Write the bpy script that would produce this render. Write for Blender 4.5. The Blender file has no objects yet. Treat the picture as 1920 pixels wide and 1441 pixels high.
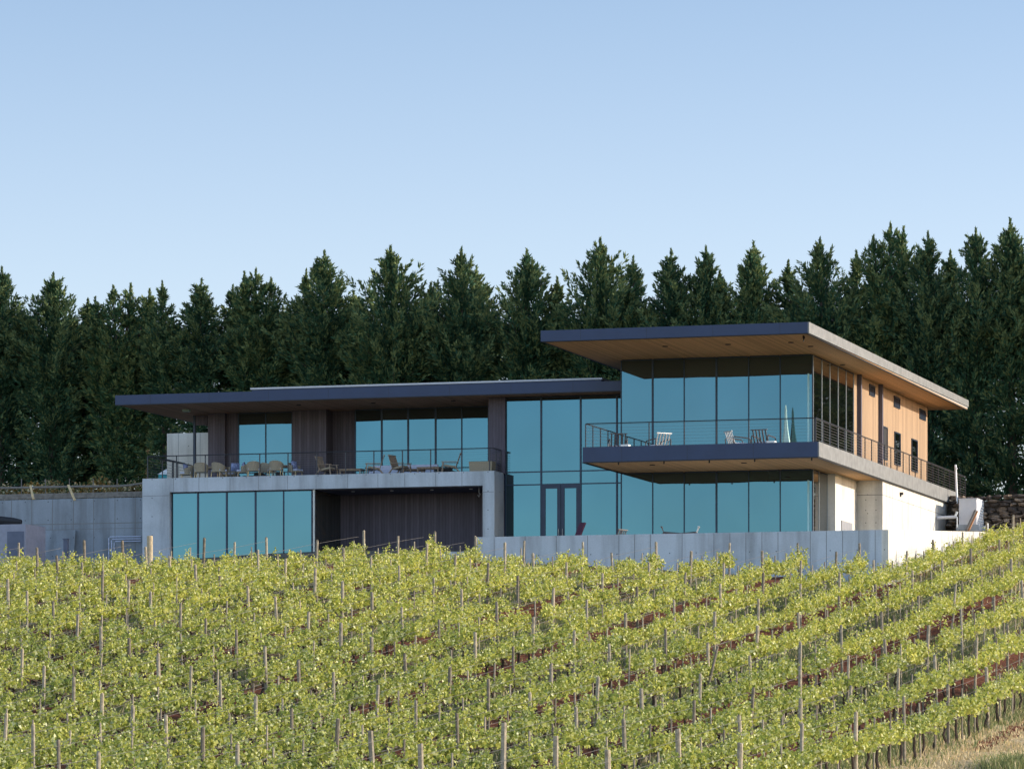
import bpy, math, random
import numpy as np
from math import radians as R, sin, cos, pi

random.seed(7)
rng = np.random.default_rng(11)
SC = bpy.context.scene
COL = SC.collection

# ------------------------------------------------------------------ frame of the place
# world: camera at the origin of x/y, looking along +Y, z measured from the camera's height.
# house frame: p runs to the right along the front, q runs back into the hill (vine rows run along q).
FPX, CX, HY = 7800.0, 960.0, 1475.0
TH = math.atan(0.2987)
C_, S_ = cos(TH), sin(TH)
OX, OY = 13.635, 185.5

def H(p, q, z=0.0):
    return (OX + C_*p + S_*q, OY - S_*p + C_*q, z)
def solve_p(x, q):                       # p of photo column x on the plane q
    t = (x-CX)/FPX
    return (t*(OY+C_*q) - OX - S_*q)/(C_ + t*S_)
def solve_q(x, p):
    t = (x-CX)/FPX
    return (t*(OY-S_*p) - OX - C_*p)/(S_ - t*C_)
def z_at(y, p, q):
    return (HY-y)*(OY - S_*p + C_*q)/FPX
def px(p, q, z):
    X, Y, Z = H(p, q, z)
    return CX + FPX*X/Y, HY - FPX*Z/Y

# ------------------------------------------------------------------ ground
GC = [9.3378, -.7837, 1.0469, -.0406, .2033, -.0358, .0366, .0156, .0369, -.0025]
ROW0, ROWD = 16.6, 2.3
def _cub(P, Q):
    P = P/10; Q = Q/10
    return (GC[0] + GC[1]*P + GC[2]*Q + GC[3]*P*P + GC[4]*P*Q + GC[5]*Q*Q
            + GC[6]*P**3 + GC[7]*P*P*Q + GC[8]*P*Q*Q + GC[9]*Q**3)
def ground_z(p, q):
    p = np.asarray(p, float); q = np.asarray(q, float)
    pc = np.clip(p, -36, 18.5); qc = np.clip(q, -76, 0)
    z = _cub(pc, qc)
    z = z + np.where(q < -76, .10*(q+76), 0.0)
    z = z - .06*np.clip(p-18.5, 0, 40) + .0*p
    lo = -1.75
    z = lo + np.logaddexp(0, (z-lo)*2.2)/2.2          # levels out into the valley near the camera
    back = np.clip(q, 0, 60)
    z = z + .12*back - .0012*np.clip(q-60, 0, 400)
    # the terrace behind the left retaining wall is filled higher
    left = np.where(p < -35.1, 1., 0.) * (q > 8.45)
    fill = 14.12 + .085*np.clip(q-8, 0, 55)
    z = np.where(left > .5, np.maximum(z, fill), z)
    # gravel pad behind the right terrace wall
    pad = (p > -.5) & (p < 3.35) & (q > 20.5)
    lump = .10*np.sin(p*3.1+q*1.7)*np.sin(q*2.3-p)
    z = np.where(pad, np.maximum(z, 12.35+.085*np.clip(q-20.5, 0, 12)+lump), z)
    # bank behind the dry stone wall
    bank = (p > -.5) & (p < 30) & (q > 31.4)
    z = np.where(bank, np.maximum(z, 14.75+.03*np.clip(q-31, 0, 40)), z)
    # dug out for the house
    dug = (p > -34.9) & (p < -.4) & (q > 7.3) & (q < 36)
    z = np.where(dug, np.minimum(z, 9.9), z)
    return z
def gz(p, q): return float(ground_z(p, q))

# ------------------------------------------------------------------ materials
def new_mat(name):
    m = bpy.data.materials.new(name); m.use_nodes = True
    nt = m.node_tree; b = nt.nodes['Principled BSDF']
    return m, nt, b
def N(nt, t, **kw):
    n = nt.nodes.new(t)
    for k, v in kw.items():
        if k.startswith('i_'): n.inputs[k[2:]].default_value = v
        else: setattr(n, k, v)
    return n
def lk(nt, a, b): nt.links.new(a, b)
def coords(nt, scale=(1,1,1), kind='Object'):
    tc = N(nt, 'ShaderNodeTexCoord'); mp = N(nt, 'ShaderNodeMapping')
    mp.inputs['Scale'].default_value = scale
    lk(nt, tc.outputs[kind], mp.inputs['Vector'])
    return mp.outputs['Vector']
def noise(nt, vec, scale, detail=4, rough=.55):
    n = N(nt, 'ShaderNodeTexNoise'); n.inputs['Scale'].default_value = scale
    n.inputs['Detail'].default_value = detail; n.inputs['Roughness'].default_value = rough
    if vec is not None: lk(nt, vec, n.inputs['Vector'])
    return n.outputs['Fac']
def ramp(nt, fac, stops):
    r = N(nt, 'ShaderNodeValToRGB'); e = r.color_ramp.elements
    while len(e) < len(stops): e.new(.5)
    for el, (pos, c) in zip(e, stops): el.position = pos; el.color = (*c, 1)
    lk(nt, fac, r.inputs['Fac']); return r.outputs['Color']
def mixc(nt, fac, a, b):
    m = N(nt, 'ShaderNodeMix', data_type='RGBA')
    if hasattr(fac, 'type') or hasattr(fac, 'links'): lk(nt, fac, m.inputs[0])
    else: m.inputs[0].default_value = fac
    for s, v in ((6, a), (7, b)):
        if isinstance(v, tuple): m.inputs[s].default_value = (*v, 1)
        else: lk(nt, v, m.inputs[s])
    return m.outputs[2]
def mth(nt, op, a, b=None):
    m = N(nt, 'ShaderNodeMath', operation=op)
    for i, v in enumerate((a, b)):
        if v is None: continue
        if isinstance(v, (int, float)): m.inputs[i].default_value = v
        else: lk(nt, v, m.inputs[i])
    return m.outputs[0]
def bump(nt, b, h, strength=.3, dist=.02):
    n = N(nt, 'ShaderNodeBump'); n.inputs['Strength'].default_value = strength
    n.inputs['Distance'].default_value = dist
    lk(nt, h, n.inputs['Height']); lk(nt, n.outputs['Normal'], b.inputs['Normal'])

def m_plain(name, col, rough=.6, metal=0., var=.12, scale=3., spec=.3):
    m, nt, b = new_mat(name)
    v = coords(nt)
    f = noise(nt, v, scale)
    lo = tuple(c*(1-var) for c in col); hi = tuple(min(1, c*(1+var)) for c in col)
    lk(nt, ramp(nt, f, [(.3, lo), (.7, hi)]), b.inputs['Base Color'])
    b.inputs['Roughness'].default_value = rough; b.inputs['Metallic'].default_value = metal
    b.inputs['Specular IOR Level'].default_value = spec
    return m
def m_concrete(name, col):
    m, nt, b = new_mat(name)
    v = coords(nt); st = coords(nt, (1.6, 1.6, .16))
    big = noise(nt, v, .35, 5, .6); streak = noise(nt, st, 1.1, 4, .6); fine = noise(nt, v, 14, 4, .7)
    c1 = ramp(nt, big, [(.25, tuple(c*.72 for c in col)), (.5, col), (.75, tuple(min(1, c*1.14) for c in col))])
    c2 = ramp(nt, streak, [(.30, tuple(c*.66 for c in (1, .98, .95))), (.56, (1, 1, 1))])
    mm = N(nt, 'ShaderNodeMix', data_type='RGBA', blend_type='MULTIPLY'); mm.inputs[0].default_value = .85
    lk(nt, c1, mm.inputs[6]); lk(nt, c2, mm.inputs[7])
    c3 = ramp(nt, fine, [(.3, (.86, .86, .86)), (.6, (1, 1, 1))])
    m2 = N(nt, 'ShaderNodeMix', data_type='RGBA', blend_type='MULTIPLY'); m2.inputs[0].default_value = .8
    lk(nt, mm.outputs[2], m2.inputs[6]); lk(nt, c3, m2.inputs[7])
    tc = N(nt, 'ShaderNodeTexCoord'); sp = N(nt, 'ShaderNodeSeparateXYZ'); lk(nt, tc.outputs['Object'], sp.inputs[0])
    hs = mth(nt, 'ADD', sp.outputs[0], sp.outputs[1])
    fx = mth(nt, 'SUBTRACT', mth(nt, 'FRACT', mth(nt, 'DIVIDE', hs, 1.22)), .5); fz = mth(nt, 'SUBTRACT', mth(nt, 'FRACT', mth(nt, 'DIVIDE', sp.outputs[2], .9)), .5)
    rr = mth(nt, 'ADD', mth(nt, 'POWER', mth(nt, 'MULTIPLY', fx, 1.22), 2), mth(nt, 'POWER', mth(nt, 'MULTIPLY', fz, .9), 2))
    hole = mth(nt, 'LESS_THAN', rr, .0009)
    lk(nt, mixc(nt, hole, m2.outputs[2], tuple(c*.35 for c in col)), b.inputs['Base Color'])
    b.inputs['Roughness'].default_value = .85; b.inputs['Specular IOR Level'].default_value = .2
    bump(nt, b, fine, .25, .01)
    return m
def m_boards(name, col, width=.16, var=.3, axis='pq', rough=.7):
    """upright boards: each board its own tone, thin dark joints between"""
    m, nt, b = new_mat(name)
    tc = N(nt, 'ShaderNodeTexCoord'); sp = N(nt, 'ShaderNodeSeparateXYZ')
    lk(nt, tc.outputs['Object'], sp.inputs[0])
    if axis == 'pq': u = mth(nt, 'ADD', sp.outputs[0], sp.outputs[1])
    elif axis == 'p': u = sp.outputs[0]
    else: u = sp.outputs[1]
    t = mth(nt, 'DIVIDE', u, width); fl = mth(nt, 'FLOOR', t); fr = mth(nt, 'FRACT', t)
    wn = N(nt, 'ShaderNodeTexWhiteNoise', noise_dimensions='1D'); lk(nt, fl, wn.inputs['W'])
    c = ramp(nt, wn.outputs['Value'], [(0, tuple(x*(1-var) for x in col)), (.5, col), (1, tuple(min(1, x*(1+var)) for x in col))])
    g = noise(nt, coords(nt, (9, 9, .7)), 2.2, 4, .65)
    gr = ramp(nt, g, [(.3, (.72, .70, .68)), (.65, (1, 1, 1))])
    mm = N(nt, 'ShaderNodeMix', data_type='RGBA', blend_type='MULTIPLY'); mm.inputs[0].default_value = .8
    lk(nt, c, mm.inputs[6]); lk(nt, gr, mm.inputs[7])
    jt = mth(nt, 'LESS_THAN', fr, .07)
    lk(nt, mixc(nt, jt, mm.outputs[2], tuple(x*.35 for x in col)), b.inputs['Base Color'])
    b.inputs['Roughness'].default_value = rough; b.inputs['Specular IOR Level'].default_value = .15
    return m
def m_glass(name, tint, rough=.012, wob=.0022, veil=.07):
    """reflective tinted coating on the panes"""
    m, nt, b = new_mat(name)
    v = coords(nt)
    b.inputs['Metallic'].default_value = 1
    f = noise(nt, v, .25, 2)
    lk(nt, ramp(nt, f, [(.3, tuple(c*.94 for c in tint)), (.7, tuple(c*1.06 for c in tint))]), b.inputs['Base Color'])
    b.inputs['Roughness'].default_value = rough
    h = noise(nt, v, .55, 1)
    bump(nt, b, h, 1.0, wob)
    oi = N(nt, 'ShaderNodeObjectInfo'); out = nt.nodes['Material Output']
    df = N(nt, 'ShaderNodeBsdfDiffuse'); df.inputs['Color'].default_value = (.30, .27, .22, 1)  # diffuse veil lifts the black soffit reflections, standing in for the interior
    mx = N(nt, 'ShaderNodeMixShader'); lk(nt, mth(nt, 'ADD', veil, mth(nt, 'MULTIPLY', oi.outputs['Random'], veil)), mx.inputs[0])
    lk(nt, b.outputs[0], mx.inputs[1]); lk(nt, df.outputs[0], mx.inputs[2]); lk(nt, mx.outputs[0], out.inputs['Surface'])
    return m
def m_leaf(name, col, var=.35, trans=.45, rough=.55, scale=1.2, kind='Object', spec=.3):
    m = bpy.data.materials.new(name); m.use_nodes = True; nt = m.node_tree
    out = nt.nodes['Material Output']; b = nt.nodes['Principled BSDF']
    f = noise(nt, coords(nt, kind=kind), scale, 3, .7)
    oi = N(nt, 'ShaderNodeObjectInfo')
    f2 = mth(nt, 'ADD', mth(nt, 'MULTIPLY', f, .8), mth(nt, 'MULTIPLY', oi.outputs['Random'], .2))
    lo = (col[0]*(1-var), col[1]*(1-var*.8), col[2]*(1-var*.6)); hi = (col[0]*(1+var), col[1]*(1+var*.7), col[2]*(1+var*.3))
    c = ramp(nt, f2, [(.3, lo), (.75, hi)])
    lk(nt, c, b.inputs['Base Color']); b.inputs['Roughness'].default_value = rough
    b.inputs['Specular IOR Level'].default_value = spec
    tr = N(nt, 'ShaderNodeBsdfTranslucent'); lk(nt, c, tr.inputs['Color'])
    mx = N(nt, 'ShaderNodeMixShader'); mx.inputs[0].default_value = trans
    lk(nt, b.outputs[0], mx.inputs[1]); lk(nt, tr.outputs[0], mx.inputs[2]); lk(nt, mx.outputs[0], out.inputs['Surface'])
    return m

M = {}
M['concrete'] = m_concrete('concrete_shade_tone', (.43, .465, .49))  # cool copy: the blue of the shade is put into the concrete colour
M['concrete_lit'] = m_concrete('concrete_sunlit_tone', (.60, .57, .50))  # bright warm copy of the concrete for the sunlit walls
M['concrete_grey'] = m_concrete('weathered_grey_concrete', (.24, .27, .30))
M['joint'] = m_plain('concrete_joint', (.16, .16, .155), .9)
M['wood_tan'] = m_boards('clear_cedar_boards', (.345, .238, .152), .17, .15)
M['wood_dark'] = m_boards('shade_dark_boards', (.102, .092, .114), .15, .18)  # weathering and overhang shade are both put into this dark board colour
M['soffit'] = m_boards('cedar_soffit_boards', (.66, .40, .195), .14, .16, 'p')
M['soffit_dark'] = m_boards('stained_soffit_boards', (.50, .30, .19), .14, .18, 'p')
M['navy'] = m_plain('shade_blue_fascia_metal', (.020, .036, .082), .5, .0, .10, .8, .35)  # front edges: shade and sky blue are put into the colour
M['zinc'] = m_plain('galvanised_fascia_metal', (.165, .165, .16), .6, .0, .2, 2.5, .3)  # paler metal given to the sunlit side edges
M['frame'] = m_plain('anodised_window_frame', (.022, .035, .06), .4, .3, .1)
M['frame_pale'] = m_plain('silver_glazing_joint', (.30, .32, .32), .35, .5, .1)
M['glass'] = m_glass('blue_reflective_glass', (.034, .092, .125))
M['glass_side'] = m_glass('dark_reflective_glass', (.25, .26, .26), .03, .003, .004)
M['rail'] = m_plain('dark_steel_rail', (.05, .05, .055), .45, .5)
M['rail_cable'] = m_plain('stainless_cable', (.20, .19, .18), .4, .6)
M['white'] = m_plain('white_paint', (.78, .78, .76), .5)
M['offwhite'] = m_plain('grey_white_enamel', (.62, .61, .62), .5, 0, .05)
M['grey'] = m_plain('mid_grey_paint', (.22, .22, .23), .6)
M['container_door'] = m_plain('container_door_paint', (.10, .115, .16), .7)
M['container'] = m_plain('faded_container_paint', (.24, .25, .30), .7)
M['black'] = m_plain('black_matt', (.02, .02, .022), .6)
M['zinc_pale'] = m_plain('pale_coping_metal', (.42, .42, .42), .5, 0, .08)
M['edge'] = m_plain('pale_teal_glass_edge', (.30, .52, .55), .3, 0, .05)
M['membrane'] = m_plain('roof_membrane', (.30, .30, .30), .9)
M['wicker'] = m_plain('woven_beige_wicker', (.30, .25, .17), .85, 0, .25, 40)
M['teak'] = m_plain('weathered_teak', (.27, .20, .14), .75, 0, .25, 9)
M['cushion'] = m_plain('pale_blue_cushion', (.50, .54, .66), .9, 0, .08, 8)
M['pillow'] = m_plain('navy_white_pillow', (.20, .23, .36), .9, 0, .6, 11)
M['chair_metal'] = m_plain('dark_outdoor_frame', (.085, .075, .075), .45, .3)
M['chair_steel'] = m_plain('brushed_steel_frame', (.45, .45, .44), .35, .5)
M['burgundy'] = m_plain('burgundy_fabric', (.065, .020, .038), .8)
M['teal'] = m_plain('teal_plastic', (.02, .30, .34), .5)
M['post'] = m_plain('weathered_post_wood', (.265, .225, .165), .9, 0, .35, 7)
_nt = M['post'].node_tree; _b = _nt.nodes['Principled BSDF']; _src = _b.inputs['Base Color'].links[0].from_socket
_oi = N(_nt, 'ShaderNodeObjectInfo'); _rc = ramp(_nt, _oi.outputs['Random'], [(0, (.55, .52, .50)), (.5, (1, 1, 1)), (1, (1.25, 1.2, 1.12))])
_mm = N(_nt, 'ShaderNodeMix', data_type='RGBA', blend_type='MULTIPLY'); _mm.inputs[0].default_value = 1
lk(_nt, _src, _mm.inputs[6]); lk(_nt, _rc, _mm.inputs[7]); lk(_nt, _mm.outputs[2], _b.inputs['Base Color'])
M['bark'] = m_plain('vine_bark', (.052, .036, .026), .95, 0, .35, 12)
M['treebark'] = m_plain('conifer_bark', (.075, .055, .04), .95, 0, .3, 4)
M['wire'] = m_plain('galvanised_wire', (.16, .145, .13), .6, .2)
M['stone'] = m_plain('basalt_rubble', (.17, .125, .09), .95, 0, .5, 2.2)
M['plank'] = m_plain('orange_timber', (.36, .17, .075), .8, 0, .3, 6)
M['yellowwood'] = m_plain('fresh_timber', (.62, .46, .24), .8, 0, .15, 6)
M['endwood'] = m_plain('end_post_wood', (.38, .30, .19), .85, 0, .2, 6)
M['scaffold'] = m_plain('grey_timber_rail', (.17, .155, .135), .85, 0, .3, 5)
M['umbrella'] = m_plain('pale_canvas', (.34, .50, .47), .9, 0, .06)
M['lamp'] = m_plain('lamp_housing', (.30, .42, .38), .5)
M['conduit'] = m_plain('pale_conduit', (.46, .50, .62), .45)
M['leafA'] = m_leaf('vine_leaf_yellow', (.47, .475, .10), .30, .42, .5)
M['leafB'] = m_leaf('vine_leaf_green', (.29, .34, .07), .34, .42, .5)
M['leafC'] = m_leaf('vine_leaf_pale', (.58, .58, .27), .22, .36, .45)
M['needle'] = m_leaf('conifer_foliage', (.046, .104, .052), .45, .22, .7, .9, spec=.15)
M['needle_tip_sun'] = m_leaf('conifer_sunlit_tips', (.15, .19, .075), .35, .28, .7, 1.1, spec=.15)  # lighter colour paints sunlight onto the plume tips
M['grassA'] = m_leaf('meadow_grass', (.20, .225, .085), .3, .35)
M['grassB'] = m_leaf('straw_grass', (.56, .44, .24), .25, .3)
M['shrub'] = m_leaf('dry_sunlit_shrub_leaves', (.28, .17, .05), .5, .35)  # orange tone stands for sun patches on the dry foliage

# ------------------------------------------------------------------ mesh helpers
class MB:
    """collects shapes and links them as ONE mesh object"""
    def __init__(s): s.v = []; s.f = []; s.mi = []; s.mats = []
    def _m(s, m):
        if m not in s.mats: s.mats.append(m)
        return s.mats.index(m)
    def poly(s, vs, fs, m):
        o = len(s.v); s.v += [tuple(map(float, a)) for a in vs]; k = s._m(m)
        for f in fs: s.f.append(tuple(i+o for i in f)); s.mi.append(k)
        return s
    def box(s, x0, x1, y0, y1, z0, z1, m):
        if x0 > x1: x0, x1 = x1, x0
        if y0 > y1: y0, y1 = y1, y0
        vs = [(x0,y0,z0),(x1,y0,z0),(x1,y1,z0),(x0,y1,z0),(x0,y0,z1),(x1,y0,z1),(x1,y1,z1),(x0,y1,z1)]
        return s.poly(vs, [(0,3,2,1),(4,5,6,7),(0,1,5,4),(1,2,6,5),(2,3,7,6),(3,0,4,7)], m)
    def tube(s, pts, r, m, n=6, cap=True):
        pts = [np.array(a, float) for a in pts]; rs = r if isinstance(r, (list, tuple)) else [r]*len(pts)
        vs = []; L = len(pts)
        for i, a in enumerate(pts):
            d = pts[min(i+1, L-1)] - pts[max(i-1, 0)]; d = d/(np.linalg.norm(d)+1e-9)
            u = np.cross(d, (0, 0, 1) if abs(d[2]) < .9 else (1, 0, 0)); u /= np.linalg.norm(u); w = np.cross(d, u)
            for k in range(n):
                t = 2*pi*k/n; vs.append(a + rs[i]*(cos(t)*u + sin(t)*w))
        fs = [(i*n+k, i*n+(k+1) % n, (i+1)*n+(k+1) % n, (i+1)*n+k) for i in range(L-1) for k in range(n)]
        if cap: fs += [tuple(range(n-1, -1, -1)), tuple(range((L-1)*n, L*n))]
        return s.poly(vs, fs, m)
    def bar(s, a, b, w, t, m, up=(0, 0, 1)):
        """flat bar from a to b, w wide, t thick"""
        a = np.array(a, float); b = np.array(b, float); d = b-a; d /= np.linalg.norm(d)
        u = np.cross(d, up)
        if np.linalg.norm(u) < 1e-3: u = np.cross(d, (1, 0, 0))
        u /= np.linalg.norm(u); n = np.cross(u, d)
        vs = [c + sx*u*w/2 + sy*n*t/2 for c in (a, b) for sx, sy in ((-1,-1),(1,-1),(1,1),(-1,1))]
        return s.poly(vs, [(3,2,1,0),(4,5,6,7),(0,1,5,4),(1,2,6,5),(2,3,7,6),(3,0,4,7)], m)
    def build(s, name, parent=None, smooth=False):
        me = bpy.data.meshes.new(name); me.from_pydata(s.v, [], s.f)
        for m in s.mats: me.materials.append(m)
        me.polygons.foreach_set('material_index', s.mi)
        if smooth: me.polygons.foreach_set('use_smooth', [True]*len(s.f))
        me.update(); o = bpy.data.objects.new(name, me); COL.objects.link(o)
        if parent is not None: o.parent = parent
        return o
def quads_mesh(name, V, mats, mi=None, nper=4):
    """V: (n, nper, 3) array of separate faces"""
    n = len(V); me = bpy.data.meshes.new(name)
    me.vertices.add(n*nper); me.vertices.foreach_set('co', V.reshape(-1).astype(np.float32))
    me.loops.add(n*nper); me.loops.foreach_set('vertex_index', np.arange(n*nper, dtype=np.int32))
    me.polygons.add(n); me.polygons.foreach_set('loop_start', np.arange(0, n*nper, nper, dtype=np.int32))
    for m in mats: me.materials.append(m)
    if mi is not None: me.polygons.foreach_set('material_index', mi.astype(np.int32))
    me.update(calc_edges=True); me.validate()
    return me
def link(name, me, parent=None):
    o = bpy.data.objects.new(name, me); COL.objects.link(o)
    if parent is not None: o.parent = parent
    return o
def tag(o, label=None, cat=None, group=None, kind=None):
    if label: o['label'] = label
    if cat: o['category'] = cat
    if group: o['group'] = group
    if kind: o['kind'] = kind
    return o
def empty(name, loc=(0,0,0), rz=0.):
    o = bpy.data.objects.new(name, None); o.empty_display_size = .3
    o.location = loc; o.rotation_euler = (0, 0, rz); COL.objects.link(o); return o
def hempty(name, p, q, z, rz=0.): return empty(name, H(p, q, z), -TH+rz)
def kids(o): return [c for c in bpy.data.objects if c.parent == o]
def copy_tree(o, parent=None):
    c = o.copy(); COL.objects.link(c)
    if parent is not None: c.parent = parent
    for ch in kids(o): copy_tree(ch, c)
    return c

ZB = 10.0
class HB(MB):
    """a mesh in house coordinates (p, q, absolute z), child of something that stands at the house origin, z = ZB"""
    def build(s, name, parent=None, smooth=False):
        s.v = [(x, y, z-ZB) for x, y, z in s.v]
        return MB.build(s, name, parent, smooth)

# ------------------------------------------------------------------ the winery building
house = tag(hempty('winery_building', 0, 0, ZB),
            'long modern two-storey winery of concrete, dark wood and blue glass with flat overhanging roofs', 'building')
G = M
FS, RT = 20.04, 20.51            # pavilion soffit, roof top
QG, PR = 6.9, -1.76              # pavilion glass front / right-hand wall plane
PL = solve_p(1165, QG)
BK = 34.8

# --- pavilion: core walls
b = HB()
q1 = 15.75
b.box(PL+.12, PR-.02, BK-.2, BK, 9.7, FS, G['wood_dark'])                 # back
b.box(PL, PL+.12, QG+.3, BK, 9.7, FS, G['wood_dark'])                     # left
b.build('rear_wall', house)
b = HB()
b.box(PR-.2, PR, q1, BK, 15.1, FS, G['wood_tan'])                         # cedar side wall
wall_side = b.build('cedar_side_wall', house); wall_side['label'] = 'sunlit clear cedar board wall'
for xq in (1607, 1647):
    qf = solve_q(xq, PR)
    HB().box(PR, PR+.20, qf, qf+.24, 15.11, FS, G['wood_dark']).build('fin', house)  # coloured dark all over for the shade on its front face
def side_opening(name, x0, x1, ytop, ybot, mat, louvre=False, depth=.02):
    qa, qb = solve_q(x0, PR), solve_q(x1, PR)
    zt = z_at(ytop, PR, qa); zb = z_at(ybot, PR, qa)
    fr = HB()
    w = .07
    for (a0, a1, c0, c1) in ((qa-w, qa, zb-w, zt+w), (qb, qb+w, zb-w, zt+w), (qa, qb, zt, zt+w), (qa, qb, zb-w, zb)):
        fr.box(PR, PR+depth+.03, a0, a1, c0, c1, G['frame'])
    o = fr.build(name, house)
    pn = HB()
    if louvre:
        pn.box(PR, PR+.006, qa, qb, zb, zt, G['black'])
        k = 4
        for i in range(k):
            zz = zb + (zt-zb)*(i+.5)/k
            pn.poly([(PR+.008, qa, zz+.07), (PR+.008, qb, zz+.07), (PR+.05, qb, zz-.03), (PR+.05, qa, zz-.03)], [(0, 1, 2, 3)], G['frame'])
        pn.build('louvre', o)
    else:
        pn.box(PR, PR+.012, qa, qb, zb, zt, mat); pn.build('pane', o)
    return o
for x0, x1, yt, yb in ((1630, 1638.5, 722, 738), (1676, 1686, 744, 760), (1724, 1734, 768, 782)):
    side_opening('vent', x0, x1, yt, yb, None, True)
for x0, x1, yt, yb in ((1677, 1687, 811, 868), (1709, 1719, 824, 880)):
    side_opening('window', x0, x1, yt, yb, G['glass_side'])
dd = side_opening('door', 1655.5, 1662.5, 801, 858, G['black'])
HB().box(PR+.03, PR+.09, solve_q(1661.5, PR)-.1, solve_q(1661.5, PR)-.04, 16.1, 16.3, G['frame_pale']).build('handle', dd)

# --- glazing helper: a front glass wall made of single panes between mullions
def glass_front(name, xs, q, zb, zt, parent=house, mull=.05, thick=(), mat='glass', trans=(), wob=.0012):
    ps = [solve_p(x, q) for x in xs]
    b = HB()
    zs = [zb] + list(trans) + [zt]
    for i, pp in enumerate(ps):
        w = .085 if i in thick else mull
        b.box(pp-w/2, pp+w/2, q-.05, q+.03, zb, zt, G['frame'])
    for z in zs:
        for i in range(len(ps)-1):
            b.box(ps[i]+.05, ps[i+1]-.05, q-.045, q+.025, z-.03, z+.03, G['frame'])
    o = b.build(name, parent)
    for i in range(len(ps)-1):
        for j in range(len(zs)-1):
            a0, a1 = ps[i]+.02, ps[i+1]-.02
            dx, dz = random.uniform(-1, 1)*wob, random.uniform(-1, 1)*wob
            z0, z1 = zs[j]+.02, zs[j+1]-.02
            W, Hh = a1-a0, z1-z0
            v = [(a0, q-.01-dx*W, z0), (a1, q-.01+dx*W, z0), (a1, q-.01+dx*W+dz*Hh, z1), (a0, q-.01-dx*W+dz*Hh, z1)]
            v += [(x, y+.03, z) for x, y, z in v]
            HB().poly(v, [(0, 1, 2, 3), (7, 6, 5, 4), (0, 4, 5, 1), (1, 5, 6, 2), (2, 6, 7, 3), (3, 7, 4, 0)], G[mat]).build('pane', o)
    return o
pav_x = [1165, 1224, 1283, 1343.5, 1404, 1463, 1523.5]
glass_front('glass_wall', pav_x, QG, 15.12, FS-.03, thick=(1, 3), mull=.045)
glass_front('glass_wall', pav_x, QG, 10.72, 14.70, thick=(3,), mull=.045)
# pale strip laid on the last pane to imitate the corner glass seen through
for z0, z1 in ((15.12, FS-.9), (10.72, 14.2)):
    pp = solve_p(1516, QG)
    HB().box(pp-.045, pp+.045, QG-.035, QG-.012, z0+.06, z1, G['edge']).build('corner_strip', house)
# right-hand return of the glass
def glass_side(xs, p, zb, zt, name='glass_wall'):
    qs = [solve_q(x, p) for x in xs]; qs[0] = QG+.03
    b = HB()
    for qq in qs: b.box(p-.03, p+.035, qq-.025, qq+.025, zb, zt, G['frame_pale'])
    for z in (zb, zt-.05): b.box(p-.03, p+.03, qs[0]+.03, qs[-1]-.03, z, z+.05, G['frame'])
    o = b.build(name, house)
    for i in range(len(qs)-1):
        HB().box(p-.012, p+.012, qs[i]+.02, qs[i+1]-.02, zb+.02, zt-.02, G['glass_side']).build('pane', o)
glass_side([1526, 1540.5, 1555.5, 1571, 1586, 1600], PR, 15.12, FS-.03)
glass_side([1524.4, 1535, 1551], PR, 10.72, 14.70)

# --- pavilion roof
p_rl = solve_p(1015.6, -2.0); q_rb = solve_q(1814.2, 0.0)
b = HB()
b.box(p_rl, 0, -2.0, q_rb, FS+.03, RT-.05, G['membrane'])
roof = b.build('roof', house)
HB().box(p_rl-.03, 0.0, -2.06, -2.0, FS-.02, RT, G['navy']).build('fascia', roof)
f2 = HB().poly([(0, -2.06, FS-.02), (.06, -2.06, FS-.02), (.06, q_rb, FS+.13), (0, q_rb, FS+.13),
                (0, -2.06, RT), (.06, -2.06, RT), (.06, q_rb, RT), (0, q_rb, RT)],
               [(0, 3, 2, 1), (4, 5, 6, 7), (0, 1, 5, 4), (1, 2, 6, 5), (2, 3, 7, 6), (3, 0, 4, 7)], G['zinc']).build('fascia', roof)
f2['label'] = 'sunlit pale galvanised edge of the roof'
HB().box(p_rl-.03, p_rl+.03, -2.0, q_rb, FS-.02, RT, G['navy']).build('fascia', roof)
HB().box(p_rl+.03, 0, -1.97, q_rb-.05, FS, FS+.028, G['soffit']).build('soffit', roof)
HB().box(p_rl+.03, -.0, -2.0, -1.93, FS-.05, FS-.004, G['black']).box(-.09, -.01, -1.93, q_rb-.05, FS-.05, FS-.004, G['black']).build('shadow_strip', roof)  # black strips paint the shadow gap under the fascia
for x, q in ((1247, 1.6), (1365, 1.6), (1483, 1.6), (1520, 3.5), (1580, 12.)):
    pp = solve_p(x, q)
    HB().tube([(pp, q, FS-.03), (pp, q, FS-.002)], .13, G['black'], 12).build('downlight', roof)
pc = solve_p(1506, -.9)
HB().tube([(pc, -.9, FS-.24), (pc+.05, -.95, FS-.1), (pc, -.9, FS-.002)], [.05, .07, .03], G['black'], 8).build('security_camera', roof)
vp = solve_p(1471.5, 4.0)
HB().tube([(vp, 4, RT-.05), (vp, 4, RT+.26)], .10, G['grey'], 10).tube([(vp, 4, RT+.26), (vp, 4, RT+.36)], .15, G['zinc'], 10).build('vent_pipe', roof)

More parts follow.
